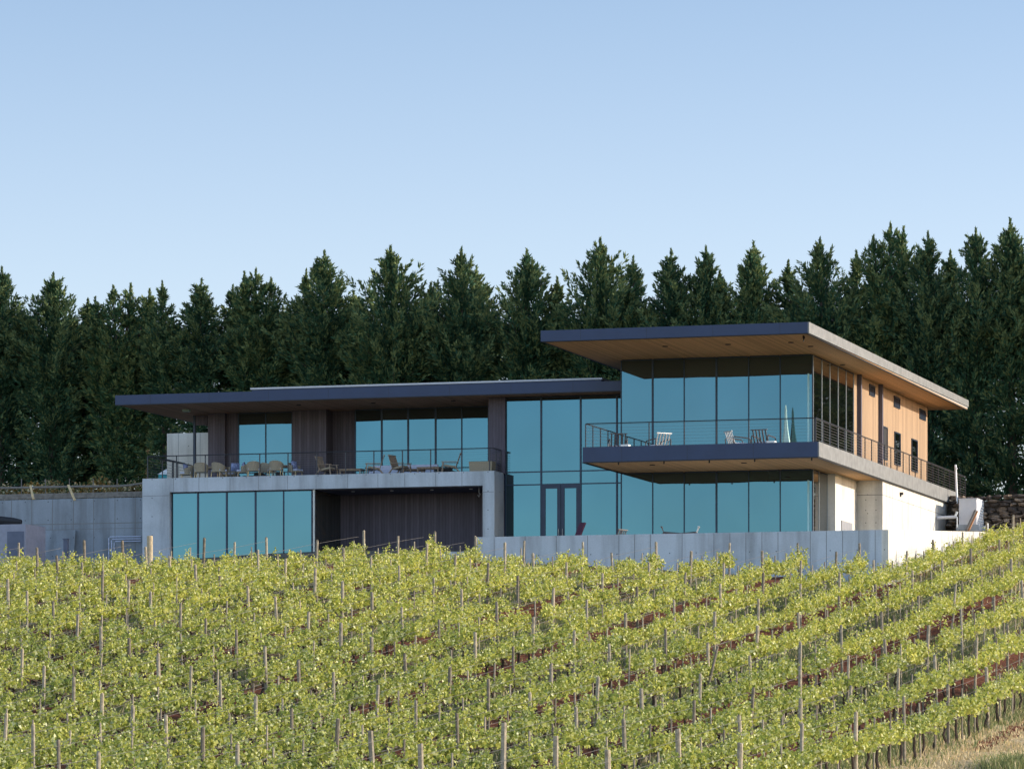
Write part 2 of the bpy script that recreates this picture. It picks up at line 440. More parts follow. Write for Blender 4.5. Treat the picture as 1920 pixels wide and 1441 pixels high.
# --- pavilion balcony
DT, DB = 15.40, 14.73
q_db = solve_q(1792, 0.0); p_dl = solve_p(1092.5, 0.0)
b = HB()
b.box(p_dl+.06, -.06, .06, QG-.06, DB+.05, 15.08, G['membrane'])
b.box(PR+.01, -.06, QG-.06, q_db, DB+.05, 15.08, G['membrane'])
balc = b.build('balcony', house)
def seams(p0_, p1_, q, z0, z1, parent, step=3.05):
    k = p0_+step*.6
    while k < p1_-.2: HB().box(k, k+.012, q-.003, q-.001, z0+.01, z1-.01, G['black']).build('seam', parent); k += step
seams(p_dl, 0, 0, DB, DT, balc); seams(p_rl, 0, -2.06, FS-.02, RT, roof)
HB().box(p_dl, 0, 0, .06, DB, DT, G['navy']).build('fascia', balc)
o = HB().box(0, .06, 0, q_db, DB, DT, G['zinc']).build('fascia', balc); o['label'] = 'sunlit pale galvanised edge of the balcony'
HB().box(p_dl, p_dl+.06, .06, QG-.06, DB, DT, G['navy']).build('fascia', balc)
HB().box(p_dl+.06, -.0, .06, QG+3, DB, DB+.045, G['soffit']).box(PR+.01, 0, QG+3, q_db, DB, DB+.045, G['soffit']).build('soffit', balc)
HB().box(p_dl-.02, 0, .0, .07, DB-.05, DB-.003, G['black']).box(-.08, 0, .07, q_db, DB-.05, DB-.003, G['black']).box(p_dl-.02, p_dl+.06, .07, QG-.1, DB-.05, DB-.003, G['black']).build('shadow_strip', balc)  # black strips paint the shadow gap under the balcony edge
for x, q in ((1223, 2.4), (1395, 2.4)):
    pp = solve_p(x, q); HB().tube([(pp, q, DB-.03), (pp, q, DB-.002)], .13, G['black'], 12).build('downlight', balc)
for x in (1160, 1245, 1330, 1415, 1522):
    pp = solve_p(x, .35); HB().tube([(pp, .35, DB-.14), (pp, .35, DB-.01)], .035, G['black'], 6).build('hook', balc)

# --- railings (cable rails): top rail is the mesh, posts and cables are its pieces
def railing(pts, zf, zt, posts, ncable=10, mat='rail', cab='rail_cable', rc=.007, pr=.022):
    b = HB(); b.tube([(p, q, zt) for p, q in pts], .026, G[mat], 6)
    o = b.build('railing', house)
    for p, q in posts: HB().box(p-pr, p+pr, q-pr, q+pr, zf, zt-.02, G[mat]).build('post', o)
    for i in range(ncable):
        z = zf + .06 + (zt-zf-.12)*i/(ncable-1)
        HB().tube([(p, q, z) for p, q in pts], rc, G[cab], 4).build('cable', o)
    return o
RZ = 16.47
pr_ = -.12
front_posts = [(solve_p(x, .12), .12) for x in (1098, 1217, 1283, 1343.5, 1404, 1464, 1528)]
railing([(p_dl+.12, .12), (pr_, .12)], 15.08, RZ, front_posts, 10, rc=.0035)
railing([(p_dl+.12, .12), (p_dl+.12, QG-.2)], 15.08, RZ, [(p_dl+.12, q) for q in (1.3, 2.6, 3.9, 5.2, 6.5)], 10, rc=.0035)
q_re = solve_q(1810, pr_)
railing([(pr_, .12), (pr_, q_re)], 15.08, RZ, [(pr_, q) for q in np.arange(.14, q_re+.1, (q_re-.14)/24)], 11, rc=.009)

# --- base of the pavilion: concrete
q_j = solve_q(1551, PR); p1 = PR+.39; q_k = solve_q(1606, p1); p2 = -.10
b = HB()
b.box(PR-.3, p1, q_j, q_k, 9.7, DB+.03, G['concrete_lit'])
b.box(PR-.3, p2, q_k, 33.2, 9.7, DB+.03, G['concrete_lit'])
for z in (14.02,):
    b.box(p2, p2+.003, q_k+.004, 33.2, z, z+.025, G['joint'])
    b.box(p1+.01, p2-.004, q_k-.003, q_k, z, z+.03, G['joint'])
for i in range(1, 8):
    qq = q_k + i*2.4; b.box(p2, p2+.003, qq, qq+.02, 9.7, DB, G['joint'])
for pp in (p1+.45, p1+.95):
    for z in (11.5, 12.1, 12.7, 13.3, 13.8): b.tube([(pp, q_k-.004, z), (pp, q_k+.01, z)], .03, G['joint'], 8)
base = b.build('concrete_base', house); base['label'] = 'bare sunlit concrete base wall under the balcony'
hq0, hq1 = solve_q(1577, p1), solve_q(1597, p1)
hz = z_at(975, p1, hq0)
HB().box(p1, p1+.04, hq0, hq1, 10.8, hz, G['grey']).build('hatch', house)
lq = solve_q(1687, p2); lz = z_at(927, p2, lq)
HB().box(p2, p2+.14, lq, lq+.25, lz, lz+.12, G['black']).box(p2, p2+.05, lq+.05, lq+.2, lz-.1, lz, G['black']).build('wall_lamp', house)

# --- middle curtain wall with the entrance doors
QM = 8.80; WS, WT = 18.63, 19.08           # left wing soffit / roof top
pm0 = solve_p(948, QM); pmR = PL+.02
xs = [948, 1015, 1089, 1157]
ps = [solve_p(x, QM) for x in xs] + [pmR]
t1, t2 = z_at(884, ps[1], QM), z_at(908, ps[1], QM)
b = HB()
for i, pp in enumerate(ps[:-1]): b.box(pp-.04, pp+.04, QM-.06, QM+.03, 10.6, WS-.01, G['frame'])
for z in (t1, t2, WS-.05):
    for i in range(4): b.box(ps[i]+.04, ps[i+1]-.04 if i < 3 else ps[i+1], QM-.05, QM+.025, z-.028, z+.028, G['frame'])
cw = b.build('glass_wall', house)
for i in range(4):
    for z0, z1 in ((t1, WS-.05), (t2, t1), (10.6, t2)):
        if i == 1 and z1 == t2: continue
        dx = random.uniform(-1, 1)*.001; dz = random.uniform(-1, 1)*.001
        a0, a1 = ps[i]+.03, ps[i+1]-(.03 if i < 3 else 0)
        v = [(a0, QM-.01-dx, z0+.02), (a1, QM-.01+dx, z0+.02), (a1, QM-.01+dx+dz, z1-.02), (a0, QM-.01-dx+dz, z1-.02)]
        v += [(x, y+.03, z) for x, y, z in v]
        HB().poly(v, [(0, 1, 2, 3), (7, 6, 5, 4), (0, 4, 5, 1), (1, 5, 6, 2), (2, 6, 7, 3), (3, 7, 4, 0)], G['glass']).build('pane', cw)
pd = (ps[1]+ps[2])/2
for a0, a1 in ((ps[1]+.045, pd-.01), (pd+.01, ps[2]-.045)):
    b = HB(); w = .17
    b.box(a0, a0+w, QM-.05, QM+.02, 10.62, t2-.03, G['frame']); b.box(a1-w, a1, QM-.05, QM+.02, 10.62, t2-.03, G['frame'])
    b.box(a0+w, a1-w, QM-.05, QM+.02, t2-.20, t2-.03, G['frame']); b.box(a0+w, a1-w, QM-.05, QM+.02, 10.62, 10.9, G['frame'])
    d = b.build('door', house)
    HB().box(a0+w-.01, a1-w+.01, QM-.012, QM+.012, 10.88, t2-.18, G['glass']).build('pane', d)
    hx = a1-w/2 if a0 < pd-.5 and a1 < pd+.1 else a0+w/2
    HB().tube([(hx, QM-.10, 11.4), (hx, QM-.10, 12.3)], .015, G['frame_pale'], 6).build('handle', d)

# --- left wing upper floor
QF = 7.2; PT = 15.0
PBR = solve_p(927, QF); PBL = solve_p(267, QF)
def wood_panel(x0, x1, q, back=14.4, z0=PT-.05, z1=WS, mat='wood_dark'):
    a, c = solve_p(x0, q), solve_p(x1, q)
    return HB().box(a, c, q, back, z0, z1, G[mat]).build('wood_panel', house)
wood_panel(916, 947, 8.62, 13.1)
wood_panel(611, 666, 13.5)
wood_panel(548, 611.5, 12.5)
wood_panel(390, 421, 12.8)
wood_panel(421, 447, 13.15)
glass_front('glass_wall', [666.5, 716, 765.5, 817, 866, 916], 12.9, PT-.02, WS-.02, thick=(1, 2, 3), mull=.05)
glass_front('glass_wall', [447.5, 498.5, 548], 13.05, PT-.02, WS-.02, mull=.05)
b = HB()
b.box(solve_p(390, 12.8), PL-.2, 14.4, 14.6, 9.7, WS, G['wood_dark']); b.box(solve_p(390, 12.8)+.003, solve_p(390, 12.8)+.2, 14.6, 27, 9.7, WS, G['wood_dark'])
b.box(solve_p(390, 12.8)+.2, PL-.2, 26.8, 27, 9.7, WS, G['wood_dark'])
b.build('rear_wall', house)
# thin column and beam at the far left of the patio
cp = solve_p(365, 13.8)
HB().box(cp-.06, cp+.06, 13.74, 13.86, PT-.05, WS, G['frame']).build('column', house)
HB().box(cp+.06, solve_p(390, 13.8)-.01, 13.76, 13.84, WS-.5, WS-.01, G['wood_dark']).build('beam', house)

# --- left wing roof
q_lf = 7.1
p_ll = solve_p(216, q_lf); p_lr = PL-.015
b = HB(); b.box(p_ll+.03, p_lr, q_lf+.05, 27.5, WS+.03, WT-.04, G['membrane']); lroof = b.build('roof', house)
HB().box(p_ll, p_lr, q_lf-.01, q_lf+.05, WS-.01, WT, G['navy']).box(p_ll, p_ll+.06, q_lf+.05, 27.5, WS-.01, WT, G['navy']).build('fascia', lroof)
seams(p_ll, p_lr, q_lf-.01, WS-.01, WT, lroof)
HB().box(p_ll+.06, p_lr, q_lf+.05, 27.5, WS, WS+.028, G['soffit_dark']).build('soffit', lroof)
HB().box(p_ll, p_lr, q_lf-.01, q_lf+.07, WS-.05, WS-.013, G['black']).build('shadow_strip', lroof)  # black strip paints the shadow gap below the low roof edge
qa = 9.1
pa0, pa1 = solve_p(472, qa), solve_p(1127, qa)
zc = z_at(727, pa0, qa)
HB().box(pa0, pa1, qa+.02, 24, WT-.04, zc-.09, G['navy']).build('raised_roof', lroof)
HB().box(pa0-.06, pa1+.06, qa-.05, qa+.25, zc-.085, zc, G['zinc_pale']).box(pa1-.2, pa1+.06, qa+.25, 24, zc-.085, zc, G['zinc_pale']).build('coping', lroof)
lp = solve_p(349, 10.4)
HB().box(lp-.16, lp+.16, 10.3, 10.6, WS-.12, WS-.004, G['lamp']).build('ceiling_lamp', lroof)
for x in (560, 700, 850): 
    pp = solve_p(x, 9.7); HB().tube([(pp, 9.7, WS-.03), (pp, 9.7, WS-.002)], .11, G['black'], 10).build('downlight', lroof)

# --- lower floor of the left wing: concrete portal, glass and recess
zh = 14.32
pg0, pg1, pr0 = solve_p(318, QF), solve_p(591, QF), solve_p(905, QF)
b = HB()
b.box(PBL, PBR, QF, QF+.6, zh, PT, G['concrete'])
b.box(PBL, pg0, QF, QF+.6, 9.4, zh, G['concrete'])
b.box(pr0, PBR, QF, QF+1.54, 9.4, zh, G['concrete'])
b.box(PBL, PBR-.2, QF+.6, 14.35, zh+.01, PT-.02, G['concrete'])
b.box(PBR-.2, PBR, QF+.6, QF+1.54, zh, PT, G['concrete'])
for i in range(1, 12):
    pp = PBL + (PBR-PBL)*i/12 + random.uniform(-.15, .15)
    b.box(pp, pp+.02, QF-.003, QF, zh+.02, PT-.02, G['joint'])
zz = z_at(930, PBL, QF); b.box(PBL+.02, pg0-.02, QF-.003, QF, zz, zz+.02, G['joint'])
zz = z_at(922, PBR, QF); b.box(pr0+.02, PBR-.02, QF-.003, QF, zz, zz+.02, G['joint'])
b.build('concrete_portal', house)
glass_front('glass_wall', [319.5, 371.5, 425.5, 479.5, 532, 585], QF+.25, 9.4, zh-.04, thick=(1, 2, 3), mull=.055)
pgr = solve_p(590, QF+.2)
b = HB(); b.box(pgr-.09, pgr, QF+.2, QF+.32, 9.4, zh, G['frame_pale']); rt = b.build('glass_wall', house)
HB().box(pgr-.03, pgr, QF+.33, 11.2, 9.4, zh-.01, G['glass']).build('pane', rt)
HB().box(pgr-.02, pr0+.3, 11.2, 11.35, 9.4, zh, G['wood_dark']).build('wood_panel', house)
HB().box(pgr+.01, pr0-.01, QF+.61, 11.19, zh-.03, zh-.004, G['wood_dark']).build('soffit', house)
for x in (662, 735, 810, 883):
    pp = solve_p(x, 8.8); o = HB().tube([(pp, 8.8, zh-.06), (pp, 8.8, zh-.032)], .09, G['offwhite'], 12).build('downlight', house)
pp = solve_p(898, 8.4)
HB().tube([(pp, 8.4, zh-.03), (pp, 8.4, zh-.25), (pp+.07, 8.4, zh-.34), (pp, 8.4, zh-.46), (pp-.06, 8.4, zh-.36)], .014, G['offwhite'], 5).build('hook', house)
HB().box(pgr, pr0, QF+.6, 11.19, 9.6, 10.9, G['concrete']).build('plinth', house)
# patio rail
ry = 16.09
px_posts = [277, 331, 385, 432, 487, 540, 594, 648, 701, 754.5, 807.5, 866, 918]
railing([(solve_p(277, QF+.15), QF+.15), (PBR-.12, QF+.15)], PT, ry, [(solve_p(x, QF+.15), QF+.15) for x in px_posts], 10, rc=.0035)
railing([(PBR-.12, QF+.15), (PBR-.12, 8.6)], PT, ry, [(PBR-.12, q) for q in (7.9, 8.6)], 10)
railing([(solve_p(277, QF+.15), QF+.15), (solve_p(277, QF+.15), 13.4)], PT, ry, [(solve_p(277, QF+.15), q) for q in (9.3, 11.3, 13.4)], 8)

# terrace slab in front of the glass
b = HB(); b.box(-17.2, 3.15, -1.15, QG-.07, 10.2, 10.7, G['concrete']); b.box(-16.2, PL-.01, QG-.07, QM-.07, 10.2, 10.69, G['concrete'])
tr = b.build('terrace'); tr.location = H(0, 0, ZB); tr.rotation_euler = (0, 0, -TH); tag(tr, 'concrete terrace floor behind the low wall', kind='structure')

# ------------------------------------------------------------------ free-standing walls
def hthing(mb, name, label, cat, group=None):
    o = mb.build(name); o.location = H(0, 0, ZB); o.rotation_euler = (0, 0, -TH); return tag(o, label, cat, group)
pw, qw = 3.5, -1.5
zw = 11.30
ztop = z_at(992.5, pw, qw)
b = HB()
pwl = solve_p(892, qw)
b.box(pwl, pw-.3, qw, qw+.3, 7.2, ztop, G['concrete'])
n = 26
for i in range(n):
    pp = pw - .6 - i*(pw-pwl)/n
    if i % 2 == 0 or random.random() < .25: b.box(pp, pp+.025, qw-.003, qw, 7.2, ztop-.01, G['joint'])
# right-hand side, its top climbs with the slope
qe = 25.5
zend = z_at(997, pw, qe)
v = []
for q, zt in ((qw, ztop), (qe, zend)):
    v += [(pw-.3, q, 7.2), (pw, q, 7.2), (pw, q, zt), (pw-.3, q, zt)]
b.poly(v, [(0, 1, 2, 3), (7, 6, 5, 4), (1, 5, 6, 2), (0, 3, 7, 4), (3, 2, 6, 7), (0, 4, 5, 1)], G['concrete_lit'])  # sunlit face takes the brighter concrete copy
hthing(b, 'terrace_wall', 'low concrete terrace wall in front of the glass pavilion, its right end sunlit', 'wall')

# retaining wall on the left
QW = 8.2
b = HB(); pL0 = solve_p(-260, QW); pL1 = PBL-.01
zl0 = z_at(937, pL0, QW)
zt_ = z_at(931.5, pL1, QW)
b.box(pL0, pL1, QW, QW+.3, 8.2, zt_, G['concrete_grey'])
for x in (-60, -18, 21, 59, 98, 137, 175, 215, 253):
    pp = solve_p(x, QW); b.box(pp, pp+.035, QW-.003, QW, 8.3, zt_-.02, G['joint'])
zj = z_at(982, solve_p(150, QW), QW); zj2 = z_at(992, solve_p(150, QW), QW)
b.box(pL0, pL1, QW-.005, QW-.0035, zj, zj+.035, G['joint']); b.box(pL0, pL1, QW-.005, QW-.0035, zj2, zj2+.02, G['joint'])
hthing(b, 'retaining_wall', 'tall grey concrete retaining wall with panel joints left of the house', 'wall')

# pale wall standing behind the patio
QP = 20.0
b = HB(); a0, a1 = solve_p(313, QP), solve_p(396, QP); zt = z_at(812.5, a0, QP)
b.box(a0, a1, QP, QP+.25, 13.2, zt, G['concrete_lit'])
for x in (334, 375): b.box(solve_p(x, QP), solve_p(x, QP)+.02, QP-.003, QP, 13.3, zt-.02, G['joint'])
hthing(b, 'concrete_wall', 'pale concrete wall block standing behind the left end of the patio', 'wall')
# sloping handrail in front of it
hr = tag(hempty('handrail', 0, 0, ZB), 'dark sloping handrail in front of the pale wall behind the patio', 'handrail')
qh = 16.7
a = (solve_p(310, qh), qh, z_at(861, solve_p(310, qh), qh)); c = (solve_p(347, qh), qh, z_at(869, solve_p(347, qh), qh))
HB().tube([a, c], .045, G['rail'], 6).build('top_rail', hr)
xm = (solve_p(324, qh), qh)
HB().box(xm[0]-.04, xm[0]+.04, qh-.04, qh+.04, 14.5, z_at(864.5, xm[0], qh), G['rail']).build('post', hr)

# guard rail of poles and boards on top of the retaining wall
gr = tag(hempty('guard_rail', 0, 0, ZB), 'weathered timber guard rail along the top of the left retaining wall', 'guard rail')
qg = 9.2
def gp(x, y): p = solve_p(x, qg); return (p, qg, z_at(y, p, qg))
HB().tube([gp(-20, 915), gp(60, 913.5), gp(150, 911.5), gp(222, 911)], .06, G['scaffold'], 6).tube([gp(222, 911), gp(245, 909), gp(268, 905.5)], .055, G['scaffold'], 6).build('top_rail', gr)
pbx, _, zbx = gp(130, 929)
HB().box(solve_p(-20, qg), pL1, qg-.03, qg+.03, zbx-.12, zbx+.14, G['scaffold']).build('kick_board', gr)
for x in (39, 84, 129, 173.5, 218.5):
    pp = solve_p(x, qg); HB().tube([(pp, qg+.09, 13.9), (pp, qg+.09, z_at(897, pp, qg))], .026, G['scaffold'], 6).build('post', gr)
for i, ((xa, ya), (xb, yb)) in enumerate((((57, 910), (62.5, 935)), ((128, 909), (140, 937)))):
    qa_ = 8.85
    A = (solve_p(xa, qa_), qa_, z_at(ya, solve_p(xa, qa_), qa_)); Bq = 8.0
    Bp = (solve_p(xb, Bq), Bq, z_at(yb, solve_p(xb, Bq), Bq))
    b = HB(); b.bar(A, Bp, .10, .06, G['yellowwood'])
    hthing(b, 'timber_brace', ['short pale timber brace leaning on the guard rail, nearer the left edge',
                               'longer pale timber brace leaning steeply on the guard rail, nearer the house'][i], 'brace', 'timber braces on the guard rail')

# portable toilet behind the patio
pt = tag(hempty('portable_toilet', 0, 0, ZB), 'teal portable toilet with white roof behind the patio rail', 'portable toilet')
qt = 22.0; a0 = solve_p(297, qt); zt = z_at(879, a0, qt)
HB().box(a0, a0+1.15, qt, qt+1.15, 13.9, zt-.28, G['teal']).build('cabin', pt)
HB().poly([(a0-.04, qt-.04, zt-.28), (a0+1.19, qt-.04, zt-.28), (a0+1.19, qt+1.19, zt-.28), (a0-.04, qt+1.19, zt-.28),
           (a0+.35, qt+.2, zt), (a0+.85, qt+.2, zt), (a0+.85, qt+.95, zt), (a0+.35, qt+.95, zt)],
          [(3, 2, 1, 0), (4, 5, 6, 7), (0, 1, 5, 4), (1, 2, 6, 5), (2, 3, 7, 6), (3, 0, 4, 7)], G['white']).build('roof', pt)
HB().box(a0+.2, a0+.95, qt-.02, qt, 14.1, zt-.4, G['teal']).build('door', pt)

# yard things in front of the left retaining wall
def yard(x, y, q): p = solve_p(x, q); return p, z_at(y, p, q)
sb = tag(hempty('storage_container', 0, 0, ZB), 'grey site storage container with a dark door at the left edge', 'container')
qs = 1.0
p0_, zt = yard(-60, 984, qs); p1_, _ = yard(48, 984, qs)
HB().box(p0_, p1_, qs, qs+2.4, 8.6, zt, G['container']).build('body', sb)
pa, za = yard(14, 996, qs); pb, _ = yard(45, 996, qs)
HB().box(pa, pb, qs-.03, qs, 8.9, za, G['container_door']).build('door', sb)
pa, za = yard(-30, 976, qs+.5); pb, zb2 = yard(40, 983, qs+.5)
b = HB(); b.tube([(pa, qs+.5, zt+.28), ((pa+pb)/2, qs+.5, zt+.22), (pb-.4, qs+.5, zt+.16), (pb, qs+.5, zt+.13)], [.26, .2, .19, .12], G['black'], 9)
hthing(b, 'tarpaulin_roll', 'black rolled tarpaulin lying on the grey storage container', 'tarpaulin')
pp, zt2 = yard(60, 993, 7.4); pe, _ = yard(132, 993, 7.4)
b = HB(); b.poly([(pp, 7.4, 9.2), (pe, 7.4, 9.2), (pe, 8.05, zt2), (pp, 8.05, zt2), (pp, 7.45, 9.2), (pe, 7.45, 9.2), (pe, 8.1, zt2), (pp, 8.1, zt2)],
                 [(0, 1, 2, 3), (7, 6, 5, 4), (0, 4, 5, 1), (1, 5, 6, 2), (2, 6, 7, 3), (3, 7, 4, 0)], G['concrete_grey'])
hthing(b, 'formwork_panel', 'wide grey formwork panel leaning on the left retaining wall', 'panel')
pp, zt2 = yard(124, 1011, 2.5)
b = HB(); b.box(pp-.1, pp+.1, 2.4, 2.6, 8.8, zt2, G['container_door']).box(pp-.13, pp+.13, 2.37, 2.63, zt2, zt2+.05, G['container_door'])
hthing(b, 'bollard', 'dark square bollard in the yard before the formwork panel', 'bollard')
for i in range(3):
    qq = 7.95; off = i*5.0
    pa, za = yard(204+off, 1006+off*.85, qq); pb, zb2 = yard(264, 1006+off*.85-.8, qq)
    b = HB(); b.tube([(pa, qq, 8.8), (pa, qq, za-.06), (pa+.06, qq, za), (pb, qq, za)], .022, G['conduit'], 8)
    hthing(b, 'conduit_pipe', ['outer pale conduit pipe bent along the retaining wall', 'middle of three pale conduit pipes on the retaining wall',
                               'innermost pale conduit pipe on the retaining wall'][i], 'pipe', 'conduit pipes on the retaining wall')

# ------------------------------------------------------------------ right-hand service corner
ac = tag(hempty('air_conditioner', 0, 0, ZB), 'large white air conditioning unit in front of the stone wall', 'air conditioner')
qa, qb = 29.0, 31.2
pa, pb = solve_p(1798, qa), solve_p(1831, qa)
zt = z_at(935.5, pa, qa); zb_ = 13.30
HB().box(pa, pb, qa, qb, zb_+.12, zt, G['offwhite']).box(pa-.03, pb+.03, qa-.03, qb+.03, zt, zt+.04, G['offwhite']).build('body', ac)
HB().box(pa-.12, pb+.15, qa-.15, qb+.15, zb_-.6, zb_+.12, G['concrete']).build('base_pad', ac)
b = HB(); b.box(pb, pb+.02, qa+.12, qb-.12, zb_+.25, zt-.1, G['white'])
for i in range(7): b.box(pb+.02, pb+.026, qa+.2, qb-.2, zb_+.32+i*.14, zb_+.34+i*.14, G['grey'])
b.build('side_panel', ac)
HB().box(pa+.08, pb-.08, qa-.012, qa, zb_+.3, zt-.12, G['offwhite']).build('front_panel', ac)
HB().tube([(pa+.45, qa+1.1, zt+.04), (pa+.45, qa+1.1, zt+.09)], .4, G['grey'], 16).build('fan_grille', ac)
# flue pole
qf = 31.0
pa_, pb_ = solve_p(1791.5, qf), solve_p(1795.0, qf)
b = HB(); b.tube([(pb_, qf, z_at(950, pb_, qf)), (pa_, qf, z_at(871, pa_, qf))], .055, G['white'], 8)
b.tube([(pa_+.02, qf-.05, z_at(877, pa_, qf)), (pa_+.09, qf-.08, z_at(879, pa_, qf))], .05, G['white'], 6)
hthing(b, 'white_pole', 'tall white plastic pole leaning at the end of the balcony rail', 'pole')
qh = 28.6
pa_, pb_ = solve_p(1749, qh), solve_p(1790, qh)
b = HB(); zz = z_at(970.5, pa_, qh)
b.tube([(p2+.02, qh, zz), (pa-.05, qh, zz+.03)], .085, G['offwhite'], 8)
b.tube([(pa-.12, qh, zz+.06), (pa-.02, qh, zz+.30)], .06, G['white'], 8).tube([(pa-.02, qh, zz-.5), (pa-.02, qh, zz+.05)], .03, G['white'], 6)
hthing(b, 'drain_pipe', 'white horizontal pipe running from the sunlit wall to the air conditioner', 'pipe')
for i, (xa, ya, xb, yb) in enumerate(((1829, 956, 1810, 997), (1832, 958, 1814, 998))):
    A = (solve_p(xa, 28.95), 28.95, z_at(ya, solve_p(xa, 28.95), 28.95)); Bp = (solve_p(xb, 27.6), 27.6, z_at(yb, solve_p(xb, 27.6), 27.6))
    b = HB(); b.bar(A, Bp, .11, .05, G['plank'] if i else G['scaffold'])
    hthing(b, 'leaning_plank', ['grey brown plank leaning on the white air conditioner', 'orange plank leaning on the white air conditioner'][i], 'plank', 'planks leaning on the air conditioner')
# pipe stub on the ground to the right
q_ = 28.; a_ = solve_p(1851, q_)
b = HB(); zz = z_at(988, a_, q_); b.tube([(a_, q_, zz-.6), (a_, q_, zz+.2)], .06, G['white'], 8).tube([(a_-.12, q_, zz+.05), (a_+.05, q_, zz+.05)], .05, G['white'], 8)
hthing(b, 'pipe_stub', 'short white pipe stub standing right of the air conditioner', 'pipe')

# dry stone wall
def rock(b, c, s, m):
    n1, n2 = 4, 6; vs = []
    ph = random.uniform(0, 6)
    vs.append((c[0], c[1], c[2]+s[2]*random.uniform(.8, 1)))
    for i in range(1, n1):
        th = pi*i/n1
        for k in range(n2):
            a = ph+2*pi*k/n2; r = random.uniform(.68, 1.2)
            vs.append((c[0]+s[0]*r*sin(th)**.6*cos(a), c[1]+s[1]*r*sin(th)**.6*sin(a), c[2]+s[2]*r*cos(th)))
    vs.append((c[0], c[1], c[2]-s[2]))
    fs = [(0, 1+k, 1+(k+1) % n2) for k in range(n2)]
    for i in range(n1-2):
        for k in range(n2): a = 1+i*n2; fs.append((a+k, a+n2+k, a+n2+(k+1) % n2, a+(k+1) % n2))
    e = len(vs)-1; a = 1+(n1-2)*n2
    fs += [(a+k, e, a+(k+1) % n2) for k in range(n2)]
    b.poly(vs, fs, m)
b = HB()
M['stone2'] = m_plain('pale_rubble', (.27, .21, .155), .95, 0, .4, 2.5)
M['stone3'] = m_plain('dark_rubble', (.07, .055, .045), .95, 0, .4, 2.5)
p = -.2
b.box(.2, 17, 31.2, 31.6, 11.2, 14.75, G['stone3'])
zr = 11.6
while zr < 14.95:
    p = -.1+random.uniform(0, .4)
    h = random.uniform(.09, .17)
    while p < 17:
        w = random.uniform(.14, .42)
        rock(b, (p+w, 31.15+random.uniform(-.12, .1)-(14.9-zr)*.06, zr+random.uniform(-.04, .04)), (w, .3, h), random.choice([G['stone'], G['stone'], G['stone2'], G['stone3']]))
        p += w*1.85
    zr += h*1.7
b.box(.2, 17, 31.62, 31.7, 14.0, 14.5, G['stone3'])
hthing(b, 'stone_wall', 'dry stacked rubble stone wall at the right behind the air conditioner', 'wall')

# ------------------------------------------------------------------ furniture
# woven tub chair: z up, seat faces local -y
def tub_chair():
    o = tag(empty('patio_chair'), 'x', 'chair')
    b = MB(); n = 12
    def ring(r, z0, z1a): 
        return None
    vs = []; fs = []
    for i in range(n+1):
        t = pi*(-.08) + pi*1.16*i/n
        zt = .66 + .16*sin(max(0, min(pi, t)))
        for r, z in ((.34, .34), (.29, .34), (.31, zt), (.36, zt)):
            vs.append((r*cos(t), r*.95*sin(t), z))
    for i in range(n):
        for k in range(4): fs.append((i*4+k, i*4+(k+1) % 4, (i+1)*4+(k+1) % 4, (i+1)*4+k))
    fs += [(0, 1, 2, 3), (n*4+3, n*4+2, n*4+1, n*4)]
    b.poly(vs, fs, M['wicker']); b.build('backrest', o)
    MB().box(-.29, .29, -.30, .24, .34, .40, M['wicker']).build('seat', o)
    MB().box(-.27, .27, -.29, .22, .402, .48, M['cushion']).build('cushion', o)
    for sx, sy in ((-1, -1), (1, -1), (1, 1), (-1, 1)):
        MB().tube([(sx*.28, sy*.25, 0), (sx*.26, sy*.22, .35)], .02, M['yellowwood'], 6).build('leg', o)
    return o
def wood_lounger():
    o = tag(empty('lounge_chair'), 'x', 'chair')
    for sx in (-1, 1):
        b = MB(); b.bar((sx*.33, -.42, 0), (sx*.33, -.36, .58), .05, .05, M['teak'], (0, 1, 0)); b.build('leg', o)
        b = MB(); b.bar((sx*.33, .52, 0), (sx*.33, .18, .40), .05, .06, M['teak'], (1, 0, 0)); b.build('leg', o)
        b = MB(); b.bar((sx*.34, -.44, .60), (sx*.34, .30, .60), .07, .03, M['teak']); b.build('armrest', o)
    b = MB()
    for i in range(5):
        y = -.40+i*.15; b.bar((-.32, y, .40-.025*i), (.32, y, .40-.025*i), .11, .025, M['teak'])
    b.build('seat', o)
    b = MB(); b.bar((0, -.3, .44), (0, .2, .36), .56, .08, M['wicker']); b.build('cushion', o)
    b = MB()
    for i in range(6):
        x = -.27+i*.108; b.bar((x, .24, .32), (x, .48, 1.02), .085, .025, M['teak'], (0, 1, 0))
    b.bar((-.33, .47, .99), (.33, .47, .99), .06, .04, M['teak']); b.bar((-.33, .34, .58), (.33, .34, .58), .05, .03, M['teak'])
    b.build('backrest', o)
    return o
def loop_chair(mat='chair_metal', slat='chair_steel'):
    o = tag(empty('deck_armchair'), 'x', 'chair')
    for sx in (-1, 1):
        b = MB(); b.tube([(sx*.36, -.36, 0), (sx*.36, -.38, .62), (sx*.36, -.32, .68), (sx*.36, .36, .74), (sx*.36, .40, .68), (sx*.36, .34, 0)], .026, M[mat], 6)
        b.build('arm_frame', o)
    MB().box(-.34, .34, -.34, .30, .36, .42, M[mat]).build('seat', o)
    MB().box(-.32, .32, -.33, .24, .422, .50, M['cushion']).build('cushion', o)
    b = MB()
    for i in range(5):
        x = -.28+i*.14; b.bar((x, .26, .42), (x, .46, .96), .055, .022, M[slat], (0, 1, 0))
    b.bar((-.36, .46, .96), (.36, .46, .96), .06, .04, M[slat]); b.build('backrest', o)
    return o
